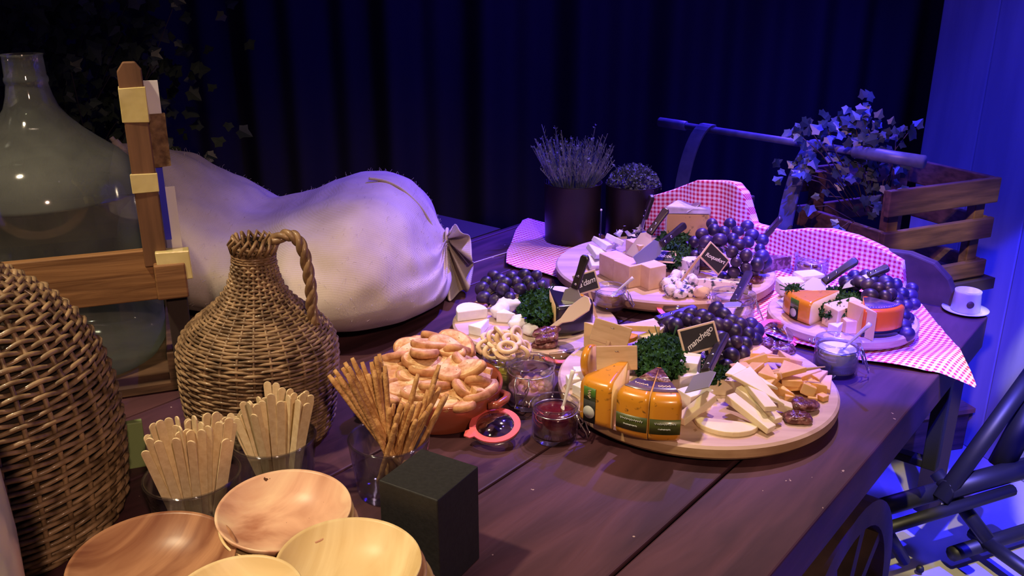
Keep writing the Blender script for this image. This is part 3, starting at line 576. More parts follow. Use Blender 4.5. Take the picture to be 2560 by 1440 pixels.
# ---------------------------------------------------------------- left board
G3='white goat cheese pieces on the left board'
def goat(label,x,y,h,dims,rot,shape='half'): 
    return piece('goat_cheese',label,'cheese',x,y,h,dims,rot,M['rindwhite'],G3,shape,.002)
goat('large half round of white cheese at the left rim of left board',1182,800,H2,(.066,.050,.022),(0,0,20))
goat('white cheese wedge below the large half round',1205,828,H2,(.055,.030,.020),(0,0,60),'tri')
goat('white cheese piece tilted against the dark grapes',1245,788,H2+.004,(.045,.035,.030),(20,0,50),'rock')
goat('white rounded cheese piece just left of the parsley',1272,776,H2+.006,(.045,.038,.032),(0,0,0),'rock')
goat('white cheese wedge left of the parsley, nearest one',1270,805,H2,(.04,.03,.022),(0,0,-30),'tri')
goat('bright white cheese crumb pile behind the ring crackers',1300,822,H2,(.050,.034,.030),(0,0,30),'rock')
goat('small white cheese piece between rings and parsley',1328,838,H2,(.036,.026,.026),(0,0,-20),'rock')
piece('sausage_slice','reddish sausage slice under the large half round','sausage',1190,770,H2,(.05,.035,.010),(0,0,0),M['fig'],None,'slab')
wc=P(1432,812,H2+.0)
o=thing('cheese_wedge','thick cheese wedge with black rind beside a dam sign','cheese',(wc.x-.048,wc.y+.035,TZ+H2))
obj('cheese_block',MB().add(sector(.105,.066,R(-85),R(-35),.010,.004)),[M['dark_rind'],M['gouda']],o)
piece('cheese_slice','pale round cheese slice behind the a dam knife','cheese',1395,742,H2,(.07,.04,.012),(0,0,10),M['cream'],None,'half')
piece('cheese_slice','orange cheese slice lying on the knife blade side','cheese',1440,755,H2+.05,(.05,.03,.006),(0,-10,40),M['orange_rind'],None,'half')
for k,(x,y,h,rz) in enumerate([(1365,835,.0,20),(1368,850,.004,25),(1362,868,.0,10)]):
    piece('sausage_slice',['dark curved sausage slice nearest the parsley','dark curved sausage slice in the middle of three','dark curved sausage slice nearest the jar lid'][k],'sausage',x,y,H2+h+.010*(2-k),(.054,.028,.012),(0,-8,rz),M['fig'],None,'slab')
# ---------------------------------------------------------------- rear board
for k,(x,y,l) in enumerate([(1535,690,'pale cheese cube at the left of the three on the rear board'),(1572,708,'pale cheese cube in the middle of the three on the rear board'),(1622,712,'pale cheese cube at the right, nearest of the three'),(1600,655,'pale cheese cube behind the row of three')]):
    piece('cheese_cube',l,'cheese',x,y,H3+(.0 if k<3 else .01),(.048,.060,.052),(0,0,[28,32,30,25][k]),M['parm'],'pale cubes on rear board','box',.002)
for k,(x,y,h,r,l) in enumerate([(1500,640,.02,30,'thin white mould cheese slice leaning left of the cubes'),(1512,618,.03,50,'white mould cheese slice behind the leaning one'),(1540,608,.03,70,'white mould cheese slice under the foil wrapper'),(1498,668,.0,15,'white mould cheese slice nearest the checked cloth')]):
    piece('cheese_slice',l,'cheese',x,y,H3+h,(.065,.050,.014),(20,20,r),M['rindwhite'],'white slices on rear board','tri',.002)
o=thing('blue_cheese_block','tall blue veined cheese block with foil rind at the back','cheese',Vector((.458,2.215,TZ+H3)),(0,0,R(-8)))
obj('cheese_paste',prism([(-.055,-.03),(.052,-.022),(.03,.05),(-.03,.05)],0,.085,.002),M['stilton'],o,smooth=False,bevel=.002)
obj('foil_rind',prism([(-.058,-.033),(.055,-.025),(.032,.052),(-.033,.052)],.0855,.103,.006),M['stilrind'],o,smooth=False,bevel=.004)
obj('foil_side',box(.004,.07,.08,-.055,.01,.045,.003),M['stilrind'],o,smooth=False)
rc=[(1680,715),(1705,720),(1665,725),(1690,735),(1710,700),(1695,690),(1725,740),(1675,740),(1730,718),(1712,735),(1700,745),(1690,705),(1720,690)]
for x,y in rc: piece('blue_cheese_crumb','crumbled blue veined cheese piece before the pale cubes','cheese',x,y,H3,(rnd.uniform(.024,.036),.026,rnd.uniform(.018,.034)),(0,0,rnd.uniform(0,180)),M['blue_cheese'],'crumbled blue cheese','rock')
piece('blue_cheese_wedge','flat wedge of blue veined cheese below Roquefort sign','cheese',1800,722,H3,(.115,.06,.022),(0,0,175),M['blue_cheese'],None,'tri')
piece('blue_cheese_wedge','upright blue veined cheese wedge left of Roquefort sign','cheese',1725,690,H3,(.055,.05,.045),(0,0,30),M['blue_cheese'],None,'tri')
piece('cheese_ball','small round brownish cheese ball at the rear board rim','cheese',1752,744,H3,(.034,.030,.028),(0,0,0),M['parm'],None,'rock')
piece('cheese_wedge','dark grey rinded wedge to the right of the biggest grapes','cheese',1935,672,H3,(.085,.060,.030),(0,0,10),M['fig'],None,'tri')
piece('sausage_slice','reddish sausage piece on the right rim of rear board','sausage',1890,706,H3,(.034,.024,.014),(0,0,10),M['fig'],None,'slab')
piece('sausage_slice','smaller reddish sausage piece by the upright jar knife','sausage',1868,722,H3,(.026,.02,.012),(0,0,40),M['fig'],None,'slab')
piece('cheese_wedge','dark crust wedge hidden behind Roquefort sign','cheese',1755,672,H3,(.07,.04,.02),(0,0,-10),M['bark'],None,'tri')
o=thing('foil_wrapper','crumpled dark and silver wrapper behind the white slices','wrapper',P(1575,600,.07)); m=MB()
for i in range(26):
    c=Vector((rnd.uniform(-.035,.035),rnd.uniform(-.015,.015),rnd.uniform(-.02,.03))); m.add(([tuple(c+Vector((rnd.uniform(-.014,.014),rnd.uniform(-.008,.008),rnd.uniform(-.012,.012)))) for _ in range(4)],[(0,1,2),(1,3,2)]))
obj('foil',m,M['stilrind'],o,smooth=False); obj('dark_print',box(.05,.004,.035,.02,.01,.0,.004),M['navy'],o,smooth=False)
# ---------------------------------------------------------------- right board
wc=P(2035,790,H4)
o=thing('cheese_wedge','green labelled cheese wedge with orange rind on the right board','cheese',(wc.x+.055,wc.y+.018,TZ+H4))
obj('cheese_block',MB().add(sector(.115,.050,R(178),R(222),.012,.004)),[M['orange_rind'],M['manch']],o)
obj('green_label',band(.1153,.028,.047,R(196),R(208)),M['green_label'],o); obj('dark_label',band(.1153,.006,.028,R(196),R(208)),M['black'],o)
obj('round_emblem',lathe([(0,-.0004),(.009,-.0004),(.009,.0004),(0,.0004)],20),M['silver'],o,(.1166*math.cos(R(202)),.1166*math.sin(R(202)),.018),(0,PI/2,R(202)))
obj('cut_half',prism([(-.04,-.105),(.03,-.05),(.02,-.02),(-.055,-.062)],.0,.044),M['manch'],o,smooth=False,bevel=.002)
wc=P(2200,842,H4)
o=thing('cheese_wedge','red orange rinded cheese wedge at the right rim of right board','cheese',(wc.x-.012,wc.y+.075,TZ+H4))
obj('cheese_block',MB().add(sector(.082,.058,R(-110),R(-40),.008,.004)),[M['redorange'],M['cheddar']],o)
obj('dotted_label',MB().add(lathe([(.012,.0583),(.074,.0583),(.074,.059),(.012,.059),(.012,.0583)],12,a0=R(-108),a1=R(-42))),M['violet_film'],o)
dm=MB()
for i in range(14):
    a=R(-105+4.6*i); dm.add(box(.0016,.0016,.0006,.069*math.cos(a),.069*math.sin(a),.0593))
obj('label_dots',dm,M['sign_frame'],o,smooth=False)
obj('lower_rind',band(.0822,.002,.014,R(-109),R(-41)),M['dark_rind'],o)
o=piece('cheese_slice','tall thin cheese wedge peeling off the red orange one','cheese',2152,838,H4,(.07,.02,.06),(0,0,-70),M['gouda'],None,'tri')
piece('cheese_cube','orange yellow cheese cube at the front of the right board','cheese',2129,828,H4,(.042,.030,.028),(0,0,5),M['gouda'],None,'box')
piece('cheese_cube','small pale cheese corner left of the orange yellow cube','cheese',2092,832,H4,(.030,.024,.020),(0,0,30),M['cream'],None,'tri')
piece('goat_cheese','white soft cheese block at the left of right board','cheese',1972,735,H4,(.055,.045,.036),(0,0,5),M['rindwhite'],None,'box',.008)
piece('goat_cheese','white soft cheese block behind the wide bladed knife','cheese',2018,722,H4,(.060,.045,.040),(0,0,15),M['rindwhite'],None,'box',.008)
piece('goat_cheese','small white cheese bit left of the green labelled wedge','cheese',1958,762,.01,(.03,.025,.022),(0,0,5),M['rindwhite'],None,'rock')
# ---------------------------------------------------------------- clip-top jars
def jar(label,p,r,h,fill=None,fh=0,top=None,wire=1,ang=-20,name='clip_top_jar'):
    o=thing(name,label,'jar',p); t=.0028
    pr=[(0,0),(r*.86,0),(r*.95,.004),(r*.97,h*.1),(r*.97,h*.72),(r*.90,h*.78),(r*.88,h*.82),(r*.97,h*.87),(r,h*.93),(r*.99,h),(r*.90,h),(r*.86,h*.95),(r*.82,h*.80),(r*.90,h*.7),(r*.90,.012),(0,.008)]
    obj('glass_body',MB().add(lathe(pr,44)),M['glass'],o)
    if fill: 
        k=(.86 if fh<.74 else .8)
        obj('contents',MB().add(lathe([(0,.009),(r*.88,.009),(r*.895,.014),(r*.895,h*min(fh,.70)),(r*k,h*fh),(r*k*.6,h*(fh+.015)),(0,h*(fh+.04))],36,mi=[0,0,0,0,1,1])),[M[fill],M[top or fill]],o)
    if wire:
        m=MB(); m.add(tube([(r*.92*math.cos(2*PI*i/40),r*.92*math.sin(2*PI*i/40),h*.80) for i in range(40)],.0011,6,closed=True)); 
        obj('wire_hoop',m,M['metal'],o)
        def loop(a,L,out):
            q=[(-.011,0),(-.013,-.3*L),(-.006,-.8*L),(-.008,-L),(.008,-L),(.006,-.8*L),(.013,-.3*L),(.011,0)]
            ca,sa=math.cos(a),math.sin(a); return tube([((r*.98+out*(-z/L))*ca-x*sa,(r*.98+out*(-z/L))*sa+x*ca,h*.82+z) for x,z in q],.0013,6)
        obj('wire_clasp',MB().add(loop(R(ang),h*.62,.018)).add(loop(R(ang),h*.35,.006)),M['metal'],o)
        a=R(ang+180); obj('wire_hinge',MB().add(tube([((r+.002)*math.cos(a)-.01*math.sin(a)*k,(r+.002)*math.sin(a)+.01*math.cos(a)*k,h*.8+dz) for k,dz in((-1,0),(-1,.008),(1,.008),(1,0))],.0013,6)).add(tube([((r+.008)*math.cos(a),(r+.008)*math.sin(a),h*.8),((r+.01)*math.cos(a),(r+.01)*math.sin(a),h*.9)],.0013,6)),M['metal'],o)
    return o
def at(x,y,h=0): return P(x,y,h)
j=jar('open jar of dark red jam with white spoon at the front',at(1387,1092),.0385,.062,'jam',.78,ang=-18)
spoon('white spoon standing in the dark red jam',P(1433,925,.115),P(1407,1020,.050))
jar('tall clear jar with brown olives left of the wooden tags',at(1326,1006),.043,.078,'nut',.40,ang=-110)
rj=jar('jar heaped with ring crackers behind the clear jar',at(1263,968),.041,.070,'olive',.55,ang=170)
jar('jar of brown mustard topped with pink spread on the left board',at(1524,768,H2),.035,.048,'honey',.74,'dip',ang=-20)
spoon('white spoon lying in the pink spread jar',P(1583,694,.095),P(1540,730,.064))
jar('open jar with a knife in it in front of the blue cheese',at(1828,810,0),.047,.070,'dip',.50,ang=-12)
jar('jar of green spread with white cream on top at right',at(2086,930,0),.0415,.066,'green_dip',.74,'white_dip',ang=-25)
spoon('white spoon with black dot in the white cream jar',P(2175,810,.12),P(2112,868,.062))
jar('jar full of brown nuts on the checked cloth behind right board',at(2025,698,.008),.042,.062,'nut',.62,ang=-95)
jar('jar of brown spread behind the right hand grapes',at(2218,712,.008),.040,.060,'dip',.62,'nut',ang=-60)
# nuts, olives as visible contents
def rubble(name,label,cat,cx,cy,cz,rad,n,s,m,group,layers=1):
    for i in range(n):
        a=rnd.uniform(0,2*PI); q=rad*math.sqrt(rnd.random())
        g=sphere(s,10,7,1.2,.9,.8,.25,40,i)
        o=obj(name,g,M[m],loc=(cx+q*math.cos(a),cy+q*math.sin(a),cz+rnd.uniform(0,s*layers)),rot=(rnd.random()*3,rnd.random()*3,rnd.random()*3)); tag(o,label,cat,group)
p=at(2025,698,.008); rubble('nut','brown nut in the jar behind the right board','nut',p.x,p.y,p.z+.038,.028,16,.008,'nut','nuts in the jar',1)
p=at(1326,1006); rubble('olive','brown olive in the tall clear jar','olive',p.x,p.y,p.z+.028,.028,16,.0085,'nut','olives in the clear jar',1)
p=at(1263,968); rubble('olive','green yellow olive under the ring crackers','olive',p.x,p.y,p.z+.034,.028,14,.008,'olive','olives under the rings',1)
# ring crackers
ringg=lathe([(.0125+.0042*math.cos(a),.0042*math.sin(a)) for a in [2*PI*i/10 for i in range(11)]],26,1.15,.92)
r0=obj('ring_cracker',MB().add(ringg),M['ring']); tag(r0,'golden ring cracker piled on the jar beside the toast bowl','cracker','ring crackers')
rp=[(1215,868,.082,70,0,20),(1240,865,.086,10,20,50),(1285,868,.084,30,-20,80),(1262,845,.100,78,10,10),(1268,868,.098,25,0,0),(1235,845,.095,60,30,40),(1300,850,.092,60,-20,120),(1225,850,.088,20,30,0),(1290,835,.104,70,0,60),(1250,832,.108,55,20,100),(1310,870,.080,60,10,50),(1262,885,.084,15,10,0),(1245,878,.080,40,0,90),(1280,850,.102,20,20,0),(1302,880,.08,75,0,150),(1232,880,.078,65,0,10)]
for i,(x,y,h,a,b,c) in enumerate(rp):
    q=P(x,y,h-.004); e=(R(a),R(b),R(c))
    if i==0: r0.location=q; r0.rotation_euler=e
    else: dup(r0,q,e)
# lids with coral rubber rings
def lid(label,p,rot,r=.037):
    o=thing('jar_lid',label,'jar lid',p); o.rotation_mode='ZYX'; o.rotation_euler=[R(a) for a in rot]
    obj('glass_disc',MB().add(lathe([(0,.013),(r*.72,.012),(r*.80,.006),(r,.003),(r,-.004),(r*.9,-.006),(r*.86,-.001),(0,.002)],40)),M['glass'],o)
    m=MB().add(lathe([(r*.80,.0035),(r*1.08,.0035),(r*1.08,.0058),(r*.80,.0058),(r*.80,.0035)],44)); m.add(prism([(r*.95,-.010),(r*1.25,-.009),(r*1.42,0),(r*1.25,.009),(r*.95,.010)],.0034,.0057))
    obj('rubber_ring',m,M['rubber'],o,smooth=False)
    obj('wire_loop',tube([(r*math.cos(2*PI*i/30),r*math.sin(2*PI*i/30),-.003) for i in range(30)],.001,5,closed=True),M['metal'],o)
    return o
lid('glass jar lid with coral ring on the table in front of the jam jar',P(1238,1068,.022),(13,-3,205),.038)
lid('glass jar lid with coral ring behind the clear jar',P(1400,885,.012),(8,0,-5),.038)
lid('glass jar lid with coral ring tilted beside the right cream jar',P(1944,838,.018),(22,10,165),.038)
lid('glass jar lid with coral ring in front of the rear board',P(1690,775,.022),(14,0,15),.039)
# ---------------------------------------------------------------- terracotta bowl with toast
tb_=P(1102,955,.055); tb_.z=TZ; TR=.105
o=thing('terracotta_bowl','glazed reddish brown terracotta bowl heaped with toast','bowl',tb_)
obj('bowl_body',MB().add(lathe([(0,0),(TR*.80,0),(TR*.84,.004),(TR*.96,.035),(TR,.056),(TR*.99,.060),(TR*.95,.058),(TR*.92,.036),(TR*.80,.010),(0,.008)],64)),M['terra'],o)
for a in(-25,155):
    c,s_=math.cos(R(a)),math.sin(R(a)); obj('handle',tube([((TR*.97+dr)*c-t*s_,(TR*.97+dr)*s_+t*c,.046+dz) for t,dr,dz in((-.026,0,-.002),(-.018,.014,.0),(0,.019,.002),(.018,.014,0),(.026,0,-.002))],.0065,10),M['terra'],o)
def toastmesh(seed,sx,sy,th):
    r=random.Random(seed); n=28; prof=[(0,-th/2),(.86,-th/2),(.97,-th*.33),(1,0),(.97,th*.33),(.86,th/2),(0,th/2)]
    v,f,m=lathe(prof,n,mi=[0,1,1,1,1,0]); k=len(prof); o=[]
    for i,(x,y,z) in enumerate(v):
        a=math.atan2(y,x); w_=1+.05*math.sin(a*2+seed)+.04*math.sin(a*3+seed*2); o.append((x*sx*w_,y*sy*w_*(1-.12*x),z+.006*x*x*math.sin(seed)))
    return MB().add((o,f,m))
tm=[]
for k in range(4):
    t=obj('toast_slice',toastmesh(k,.034+.003*k,.021+.0015*k,.013),[M['crumb'],M['crust']]); tag(t,'toasted bread slice heaped in the terracotta bowl','toast','toast slices in the bowl'); tm.append(t)
ts=[(1075,862,.105,-18,8,5),(1118,870,.10,-28,12,-35),(1030,885,.085,-35,-20,30),(1010,905,.075,-20,0,15),(1050,905,.09,-15,10,-20),(1045,945,.070,-8,6,10),(1150,885,.085,-55,30,60),(1170,905,.08,-60,20,70),(1185,935,.07,-30,30,40),(1130,925,.085,-10,-10,80),(1165,950,.072,-15,10,-10),(1000,930,.070,-60,10,20),(985,955,.065,-50,0,30),(1020,975,.066,-20,-5,-5),(1065,985,.062,-12,5,15),(1100,960,.07,-20,15,60),(1140,990,.06,-25,10,0),(1175,980,.062,-15,30,20),(1200,960,.064,-30,30,70),(1085,915,.085,-10,0,30),(1030,870,.09,-70,0,-10),(1100,850,.095,-60,20,20),(1145,862,.092,-70,10,-40),(1060,880,.10,-10,15,100),(935,890,.085,-75,-10,10),(960,905,.07,-70,10,40),(1000,870,.08,-60,-20,60),(1120,975,.058,0,0,30),(1075,945,.06,0,0,80),(1170,925,.09,-40,-20,-30),(1210,985,.06,-40,0,60),(1090,1005,.056,-10,0,-20),(1045,1000,.056,-10,0,40),(1155,1005,.055,-20,0,100),(980,985,.058,-20,0,90)]
used=[0]*4
for i,(x,y,h,a,b,c) in enumerate(ts):
    k=i%4; q=P(x,y,h); e=(R(-a*.6 if i%3 else a*.5),R(b),R(c))
    d_=Vector((q.x-tb_.x,q.y-tb_.y)); 
    if d_.length>.088: d_*=.088/d_.length; q.x=tb_.x+d_.x; q.y=tb_.y+d_.y
    if not used[k]: tm[k].location=q; tm[k].rotation_euler=e; used[k]=1
    else: dup(tm[k],q,e)
for k,(x,y,s_) in enumerate([(1205,955,.012),(1190,990,.010),(1215,940,.009)]):
    piece('toast_crumb','small broken toast piece at the right rim of the bowl','toast',x,y,.062,(.022,.016,.014),(10,20,40*k),M['crumb'],'broken toast pieces','box')
# ---------------------------------------------------------------- glasses
def tumbler(label,p,r,h):
    o=thing('glass_tumbler',label,'glass',p)
    obj('glass_body',MB().add(lathe([(0,0),(r*.80,0),(r*.84,.004),(r,h-.001),(r-.001,h),(r-.003,h),(r*.82,.012),(0,.010)],48)),M['tumbler'],o)
    obj('glass_rim',tube([((r-.0015)*math.cos(2*PI*i/48),(r-.0015)*math.sin(2*PI*i/48),h) for i in range(48)],.0019,8,closed=True),M['glass'],o); return o
g1=P(480,1185,.085); g1.z=TZ; g2=P(683,1092,.085); g2.z=TZ; g3=P(972,1092,.085); g3.z=TZ
tumbler('clear tumbler of wooden sticks at the left, nearer the bowls',g1,.062,.085); tumbler('clear tumbler of wooden sticks beside the wicker jug',g2,.060,.085); tumbler('clear tumbler holding the breadsticks',g3,.058,.085)
def pls(L,w_,t):
    n=8; p=[]
    for i in range(n+1): a=-PI/2+PI*i/n; p.append((L-w_/2+w_/2*math.cos(a),w_/2*math.sin(a)))
    for i in range(n+1): a=PI/2+PI*i/n; p.append((w_/2+w_/2*math.cos(a),w_/2*math.sin(a)))
    return prism(p,-t/2,t/2)
s0=obj('wooden_stick',pls(.135,.0108,.0022),M['stick'],smooth=False,bevel=.0004)
first=True
def sticks(c,tops,label,group):
    global first
    for (x,y,dy,tw) in tops:
        Y=c.y+dy; T_=HT(x,y,Y); d=(T_-Vector((c.x,c.y,TZ))); ang=math.atan2(dy,T_.x-c.x); rr=max(-.038,min(.038,(T_.x-c.x)*.45))
        B_=Vector((c.x+rr,c.y+dy*.5,0)); h=T_.z; dirv=(T_-Vector((B_.x,B_.y,TZ+.02))).normalized(); B_=T_-dirv*.133
        if B_.z<TZ+.012: dirv=dirv; 
        m=frame(dirv,Vector((math.sin(tw),-1,.2))); 
        if first: o=s0; first=False
        else: o=s0.copy(); COL.objects.link(o)
        o.location=B_; o.rotation_euler=m.to_euler(); tag(o,label,'wooden stick',group)
r_=random.Random(5); t1=[]
for i in range(42):
    x=366+i*5.3+r_.uniform(-5,5); y=1075-(x-368)*.16+r_.uniform(-22,28); t1.append((x,y,r_.uniform(-.035,.04),r_.uniform(-1.3,1.3)))
for q in((362,1130,-.04,.2),(378,1090,.02,.1),(395,1105,-.045,.3),(470,1050,.03,.1),(515,1038,.03,-.2),(548,1058,-.01,.1),(478,1105,-.045,0),(440,1098,-.045,0),(575,1105,-.02,1.2),(565,1100,-.03,1.1)): t1.append(q)
sticks(g1,t1,'flat wooden stick standing in the left tumbler','wooden sticks in the left tumbler')
t2=[]
for i in range(40):
    x=576+i*5.1+r_.uniform(-5,5); y=1025-(x-578)*.18+r_.uniform(-20,28); t2.append((x,y,r_.uniform(-.035,.04),r_.uniform(-1.3,1.3)))
for q in((668,957,.03,.1),(690,960,.03,.1),(705,972,.02,.4),(725,975,.0,1.1),(735,985,.0,1.2),(752,990,-.01,1.2),(765,980,.0,1.3),(777,1000,.0,1.3),(655,1005,-.01,.1),(640,1012,0,0),(758,985,-.02,1.4)): t2.append(q)
sticks(g2,t2,'flat wooden stick standing in the tumbler beside the wicker jug','wooden sticks in the second tumbler')
# breadsticks
def bread(a,b,seed):
    d=b-a; L=d.length; n=14; r=random.Random(seed); bend=r.uniform(-.004,.004)
    pts=[(L*i/n,bend*math.sin(PI*i/n),0) for i in range(n+1)]
    o=obj('breadstick',tube(pts,[.0026]+[.0040*r.uniform(.86,1.14) for _ in range(n-1)]+[.0028],8),M['bread'],loc=a); o.rotation_euler=frame(d).to_euler()
    return tag(o,'thin golden breadstick standing in the tumbler by the black cube','breadstick','breadsticks')
k=0
for x,y,dy in [(822,938,0),(836,925,.01),(848,942,-.01),(838,945,.01),(862,906,.02),(872,918,0),(880,895,.03),(888,940,.02),(856,920,.02),(898,925,.03),(905,905,.04),(920,935,.03),(928,905,.03),(940,892,.03),(948,885,.04),(952,905,.035),(962,915,.02),(935,925,.02),(868,935,-.02),(955,930,.03)]:
    T_=HT(x,y,g3.y+dy); B_=Vector((g3.x+.030-(x-822)/150*.03+r_.uniform(-.006,.006),g3.y+r_.uniform(-.02,.02),TZ+.020)); bread(B_,T_,k); k+=1
for x,y,dy in [(1045,935,.04),(1098,912,.05),(975,1020,0),(985,1010,.02),(995,1035,-.02),(1003,1010,0),(1012,1028,.01),(1020,1008,0),(1028,1022,.02),(1035,1012,-.01),(1050,1005,.02),(1060,1010,.03),(1070,975,.03),(1085,962,.03),(1092,985,.04),(1100,968,.04),(1112,990,.03),(1118,985,.04),(1080,1010,.01),(1065,1030,0),(990,1060,-.03),(1040,1050,-.02)]:
    T_=HT(x,y,g3.y+dy); B_=Vector((g3.x-.012+(x-975)/150*.03+r_.uniform(-.008,.008),g3.y+r_.uniform(-.02,.02),TZ+.018)); bread(B_,T_,k); k+=1
# black cube
bh=.134; c=[P(939,1210,bh),P(1087,1262,bh),P(1201,1157,bh)]
ex=(c[1]-c[0]); ey=(c[2]-c[1]); an=math.atan2(ex.y,ex.x); ctr=(c[0]+c[2])/2
tag(obj('black_cube',box(ex.length,ex.length*1.02,bh,0,0,bh/2),M['black'],loc=(ctr.x,ctr.y,TZ),rot=(0,0,an),smooth=False,bevel=.0015),'matt black cube standing on the table beside the wooden bowls','box')
piece('green_card','folded pale green card between wicker jug and stick tumbler','card',345,1165,0,(.03,.012,.075),(0,0,20),M['greencard'],None,'box')
# ---------------------------------------------------------------- wooden bowls
def bowlm(r,h=.040):
    return MB().add(lathe([(0,0),(r*.38,0),(r*.42,.003),(r*.78,h*.42),(r*.97,h*.86),(r,h),(r*.985,h+.0015),(r*.95,h*.97),(r*.76,h*.52),(r*.45,.010),(0,.006)],72))
def bowl(label,p,r,m,rot=(0,0,0),grp=None,name='wooden_bowl',h=.040):
    o=obj(name,bowlm(r,h),M[m],loc=p,rot=[R(a) for a in rot]); return tag(o,label,'bowl',grp)
pa=P(708,1262,.098); ra=(P(878,1262,.098)-P(545,1262,.098)).length/2
bowl('rosy streaked wooden bowl on top of the stack by the stick tumbler',Vector((pa.x,pa.y,TZ+.055)),ra,'rosy',(4,0,35),'stack by the tumblers')
for k in range(4): bowl(['second','third','fourth','lowest'][k]+' wooden bowl down in the stack under the rosy bowl',Vector((pa.x+.004*(k%3+1),pa.y,TZ+.055-.0135*(k+1))),ra,'rosy' if k%2 else 'pale',(3,0,20*k),'stack by the tumblers')
pb=P(868,1395,.103); rb=(P(1048,1395,.103)-P(684,1395,.103)).length/2
bowl('pale yellow wooden bowl on top of the right hand stack',Vector((pb.x,pb.y,TZ+.060)),rb,'pale',(3,0,80),'stack by the black cube')
for k in range(4): bowl(['second','third','fourth','lowest'][k]+' wooden bowl down in the stack beside the black cube',Vector((pb.x+.007*(k+1),pb.y-.002*k,TZ+.060-.015*(k+1))),rb,'rosy' if k%2==0 else 'pale',(3,0,30*k),'stack by the black cube')
pc=P(380,1395,.085); rc_=(P(582,1395,.085)-P(180,1395,.085)).length/2
bowl('dark brown grained wooden bowl at the lower left',Vector((pc.x,pc.y,TZ+.045)),rc_,'brown',(2,0,60))
bowl('wooden bowl under the dark brown one',Vector((pc.x,pc.y,TZ+.028)),rc_,'pale',(2,0,10)); bowl('lowest wooden bowl under the dark brown one',Vector((pc.x,pc.y,TZ+.0)),rc_,'pale',(0,0,50))
pd=P(588,1500,.115); rd_=(P(760,1500,.115)-P(415,1500,.115)).length/2
bowl('honey coloured wooden bowl cut by the bottom of the picture',Vector((pd.x,pd.y,TZ+.076)),rd_,'pale',(3,0,-20))
for k in range(3): bowl(['second','third','lowest'][k]+' wooden bowl under the honey coloured one',Vector((pd.x,pd.y,TZ+.076-.025*(k+1))),rd_,'pale',(0,0,40*k))
# ---------------------------------------------------------------- wicker
def wicker(o,prof,stakes,pitch,rad,amp,slope=0):
    # prof: (r,z) list; weaving strands that go in and out round upright stakes, twisted upward
    core=[(max(.001,r-rad*1.6),z) for r,z in prof]; obj('liner',MB().add(lathe([(0,core[0][1])]+core,48)),M['wicker_dark'],o)
    def RZ(l):
        for i in range(len(seg)):
            if l<=acc[i+1]: 
                t=(l-acc[i])/(acc[i+1]-acc[i]); return prof[i][0]+(prof[i+1][0]-prof[i][0])*t, prof[i][1]+(prof[i+1][1]-prof[i][1])*t
        return prof[-1]
    seg=[math.hypot(prof[i+1][0]-prof[i][0],prof[i+1][1]-prof[i][1]) for i in range(len(prof)-1)]; acc=[0]
    for s_ in seg: acc.append(acc[-1]+s_)
    m=MB(); n=stakes*4; rows=int(acc[-1]/pitch)
    for j in range(rows):
        l0=(j+.5)*pitch; pts=[]
        for i in range(n):
            a=2*PI*i/n; l=min(acc[-1],max(0,l0+pitch*.45*math.sin(a*stakes/2+PI*(j%2))*slope+pitch*.25*noise.noise(Vector((math.cos(a)*3,math.sin(a)*3,j*.7)))))
            r,z=RZ(l); r+=amp*math.sin(a*stakes/2+PI*(j%2)); pts.append((r*math.cos(a),r*math.sin(a),z))
        m.add(tube(pts,rad*(.9+.2*((j*7)%5)/5),5,closed=True))
    for i in range(stakes):
        a=2*PI*(i+.5)/stakes; m.add(tube([((r)*math.cos(a),(r)*math.sin(a),z) for r,z in prof],rad*.9,5))
    obj('woven_cane',m,M['wicker'],o)
jp=Vector((-.408,1.285,TZ)); jt=HT(622,605,1.285); JH=jt.z-TZ
o=thing('wicker_jug','wicker covered jug with twisted cane handle in front of the sack','jug',jp,(0,R(2.5),0))
s_=JH/.315
prof=[(.100,.0),(.112,.02),(.118,.06),(.121,.10),(.122,.135),(.120,.155),(.112,.172),(.095,.190),(.074,.207),(.055,.225),(.041,.245),(.034,.265),(.030,.285),(.029,.305),(.031,.315)]
prof=[(r,z*s_) for r,z in prof]
wicker(o,prof,30,.0056,.0027,.0024,.6)
m=MB()
for k in range(3): m.add(tube([(.032*math.cos(2*PI*i/30),.032*math.sin(2*PI*i/30),(.288+.004*k)*s_) for i in range(30)],.0022,6,closed=True))
for i in range(16): 
    a=2*PI*i/16; m.add(tube([(.032*math.cos(a),.032*math.sin(a),.30*s_),(.036*math.cos(a+.2),.036*math.sin(a+.2),.312*s_),(.030*math.cos(a+.45),.030*math.sin(a+.45),.324*s_),(.022*math.cos(a+.6),.022*math.sin(a+.6),.31*s_)],.0030,5))
obj('rim_braid',m,M['rope'],o)
hp=[(.028,0,.315*s_),(.048,-.002,.328*s_),(.066,-.004,.326*s_),(.078,-.006,.305*s_),(.084,-.008,.275*s_),(.088,-.01,.245*s_),(.088,-.01,.215*s_),(.092,-.01,.190*s_)]
def smooth(pts,n=6):
    out=[]; pts=[Vector(p) for p in pts]
    for i in range(len(pts)-1):
        p0=pts[max(0,i-1)];p1=pts[i];p2=pts[i+1];p3=pts[min(len(pts)-1,i+2)]
        for k in range(n):
            t=k/n; out.append(.5*((2*p1)+(p2-p0)*t+(2*p0-5*p1+4*p2-p3)*t*t+(3*p1-p0-3*p2+p3)*t**3))
    out.append(pts[-1]); return out
hs=smooth(hp,9); m=MB()
for k in range(3):
    q=[]
    for i,p in enumerate(hs):
        a=i*.33+k*2*PI/3; t=(hs[min(i+1,len(hs)-1)]-hs[max(i-1,0)]).normalized(); n1=Vector((0,1,0)); n2=t.cross(n1).normalized(); q.append(p+(n1*math.cos(a)+n2*math.sin(a))*.0046)
    m.add(tube(q,.0052,7))
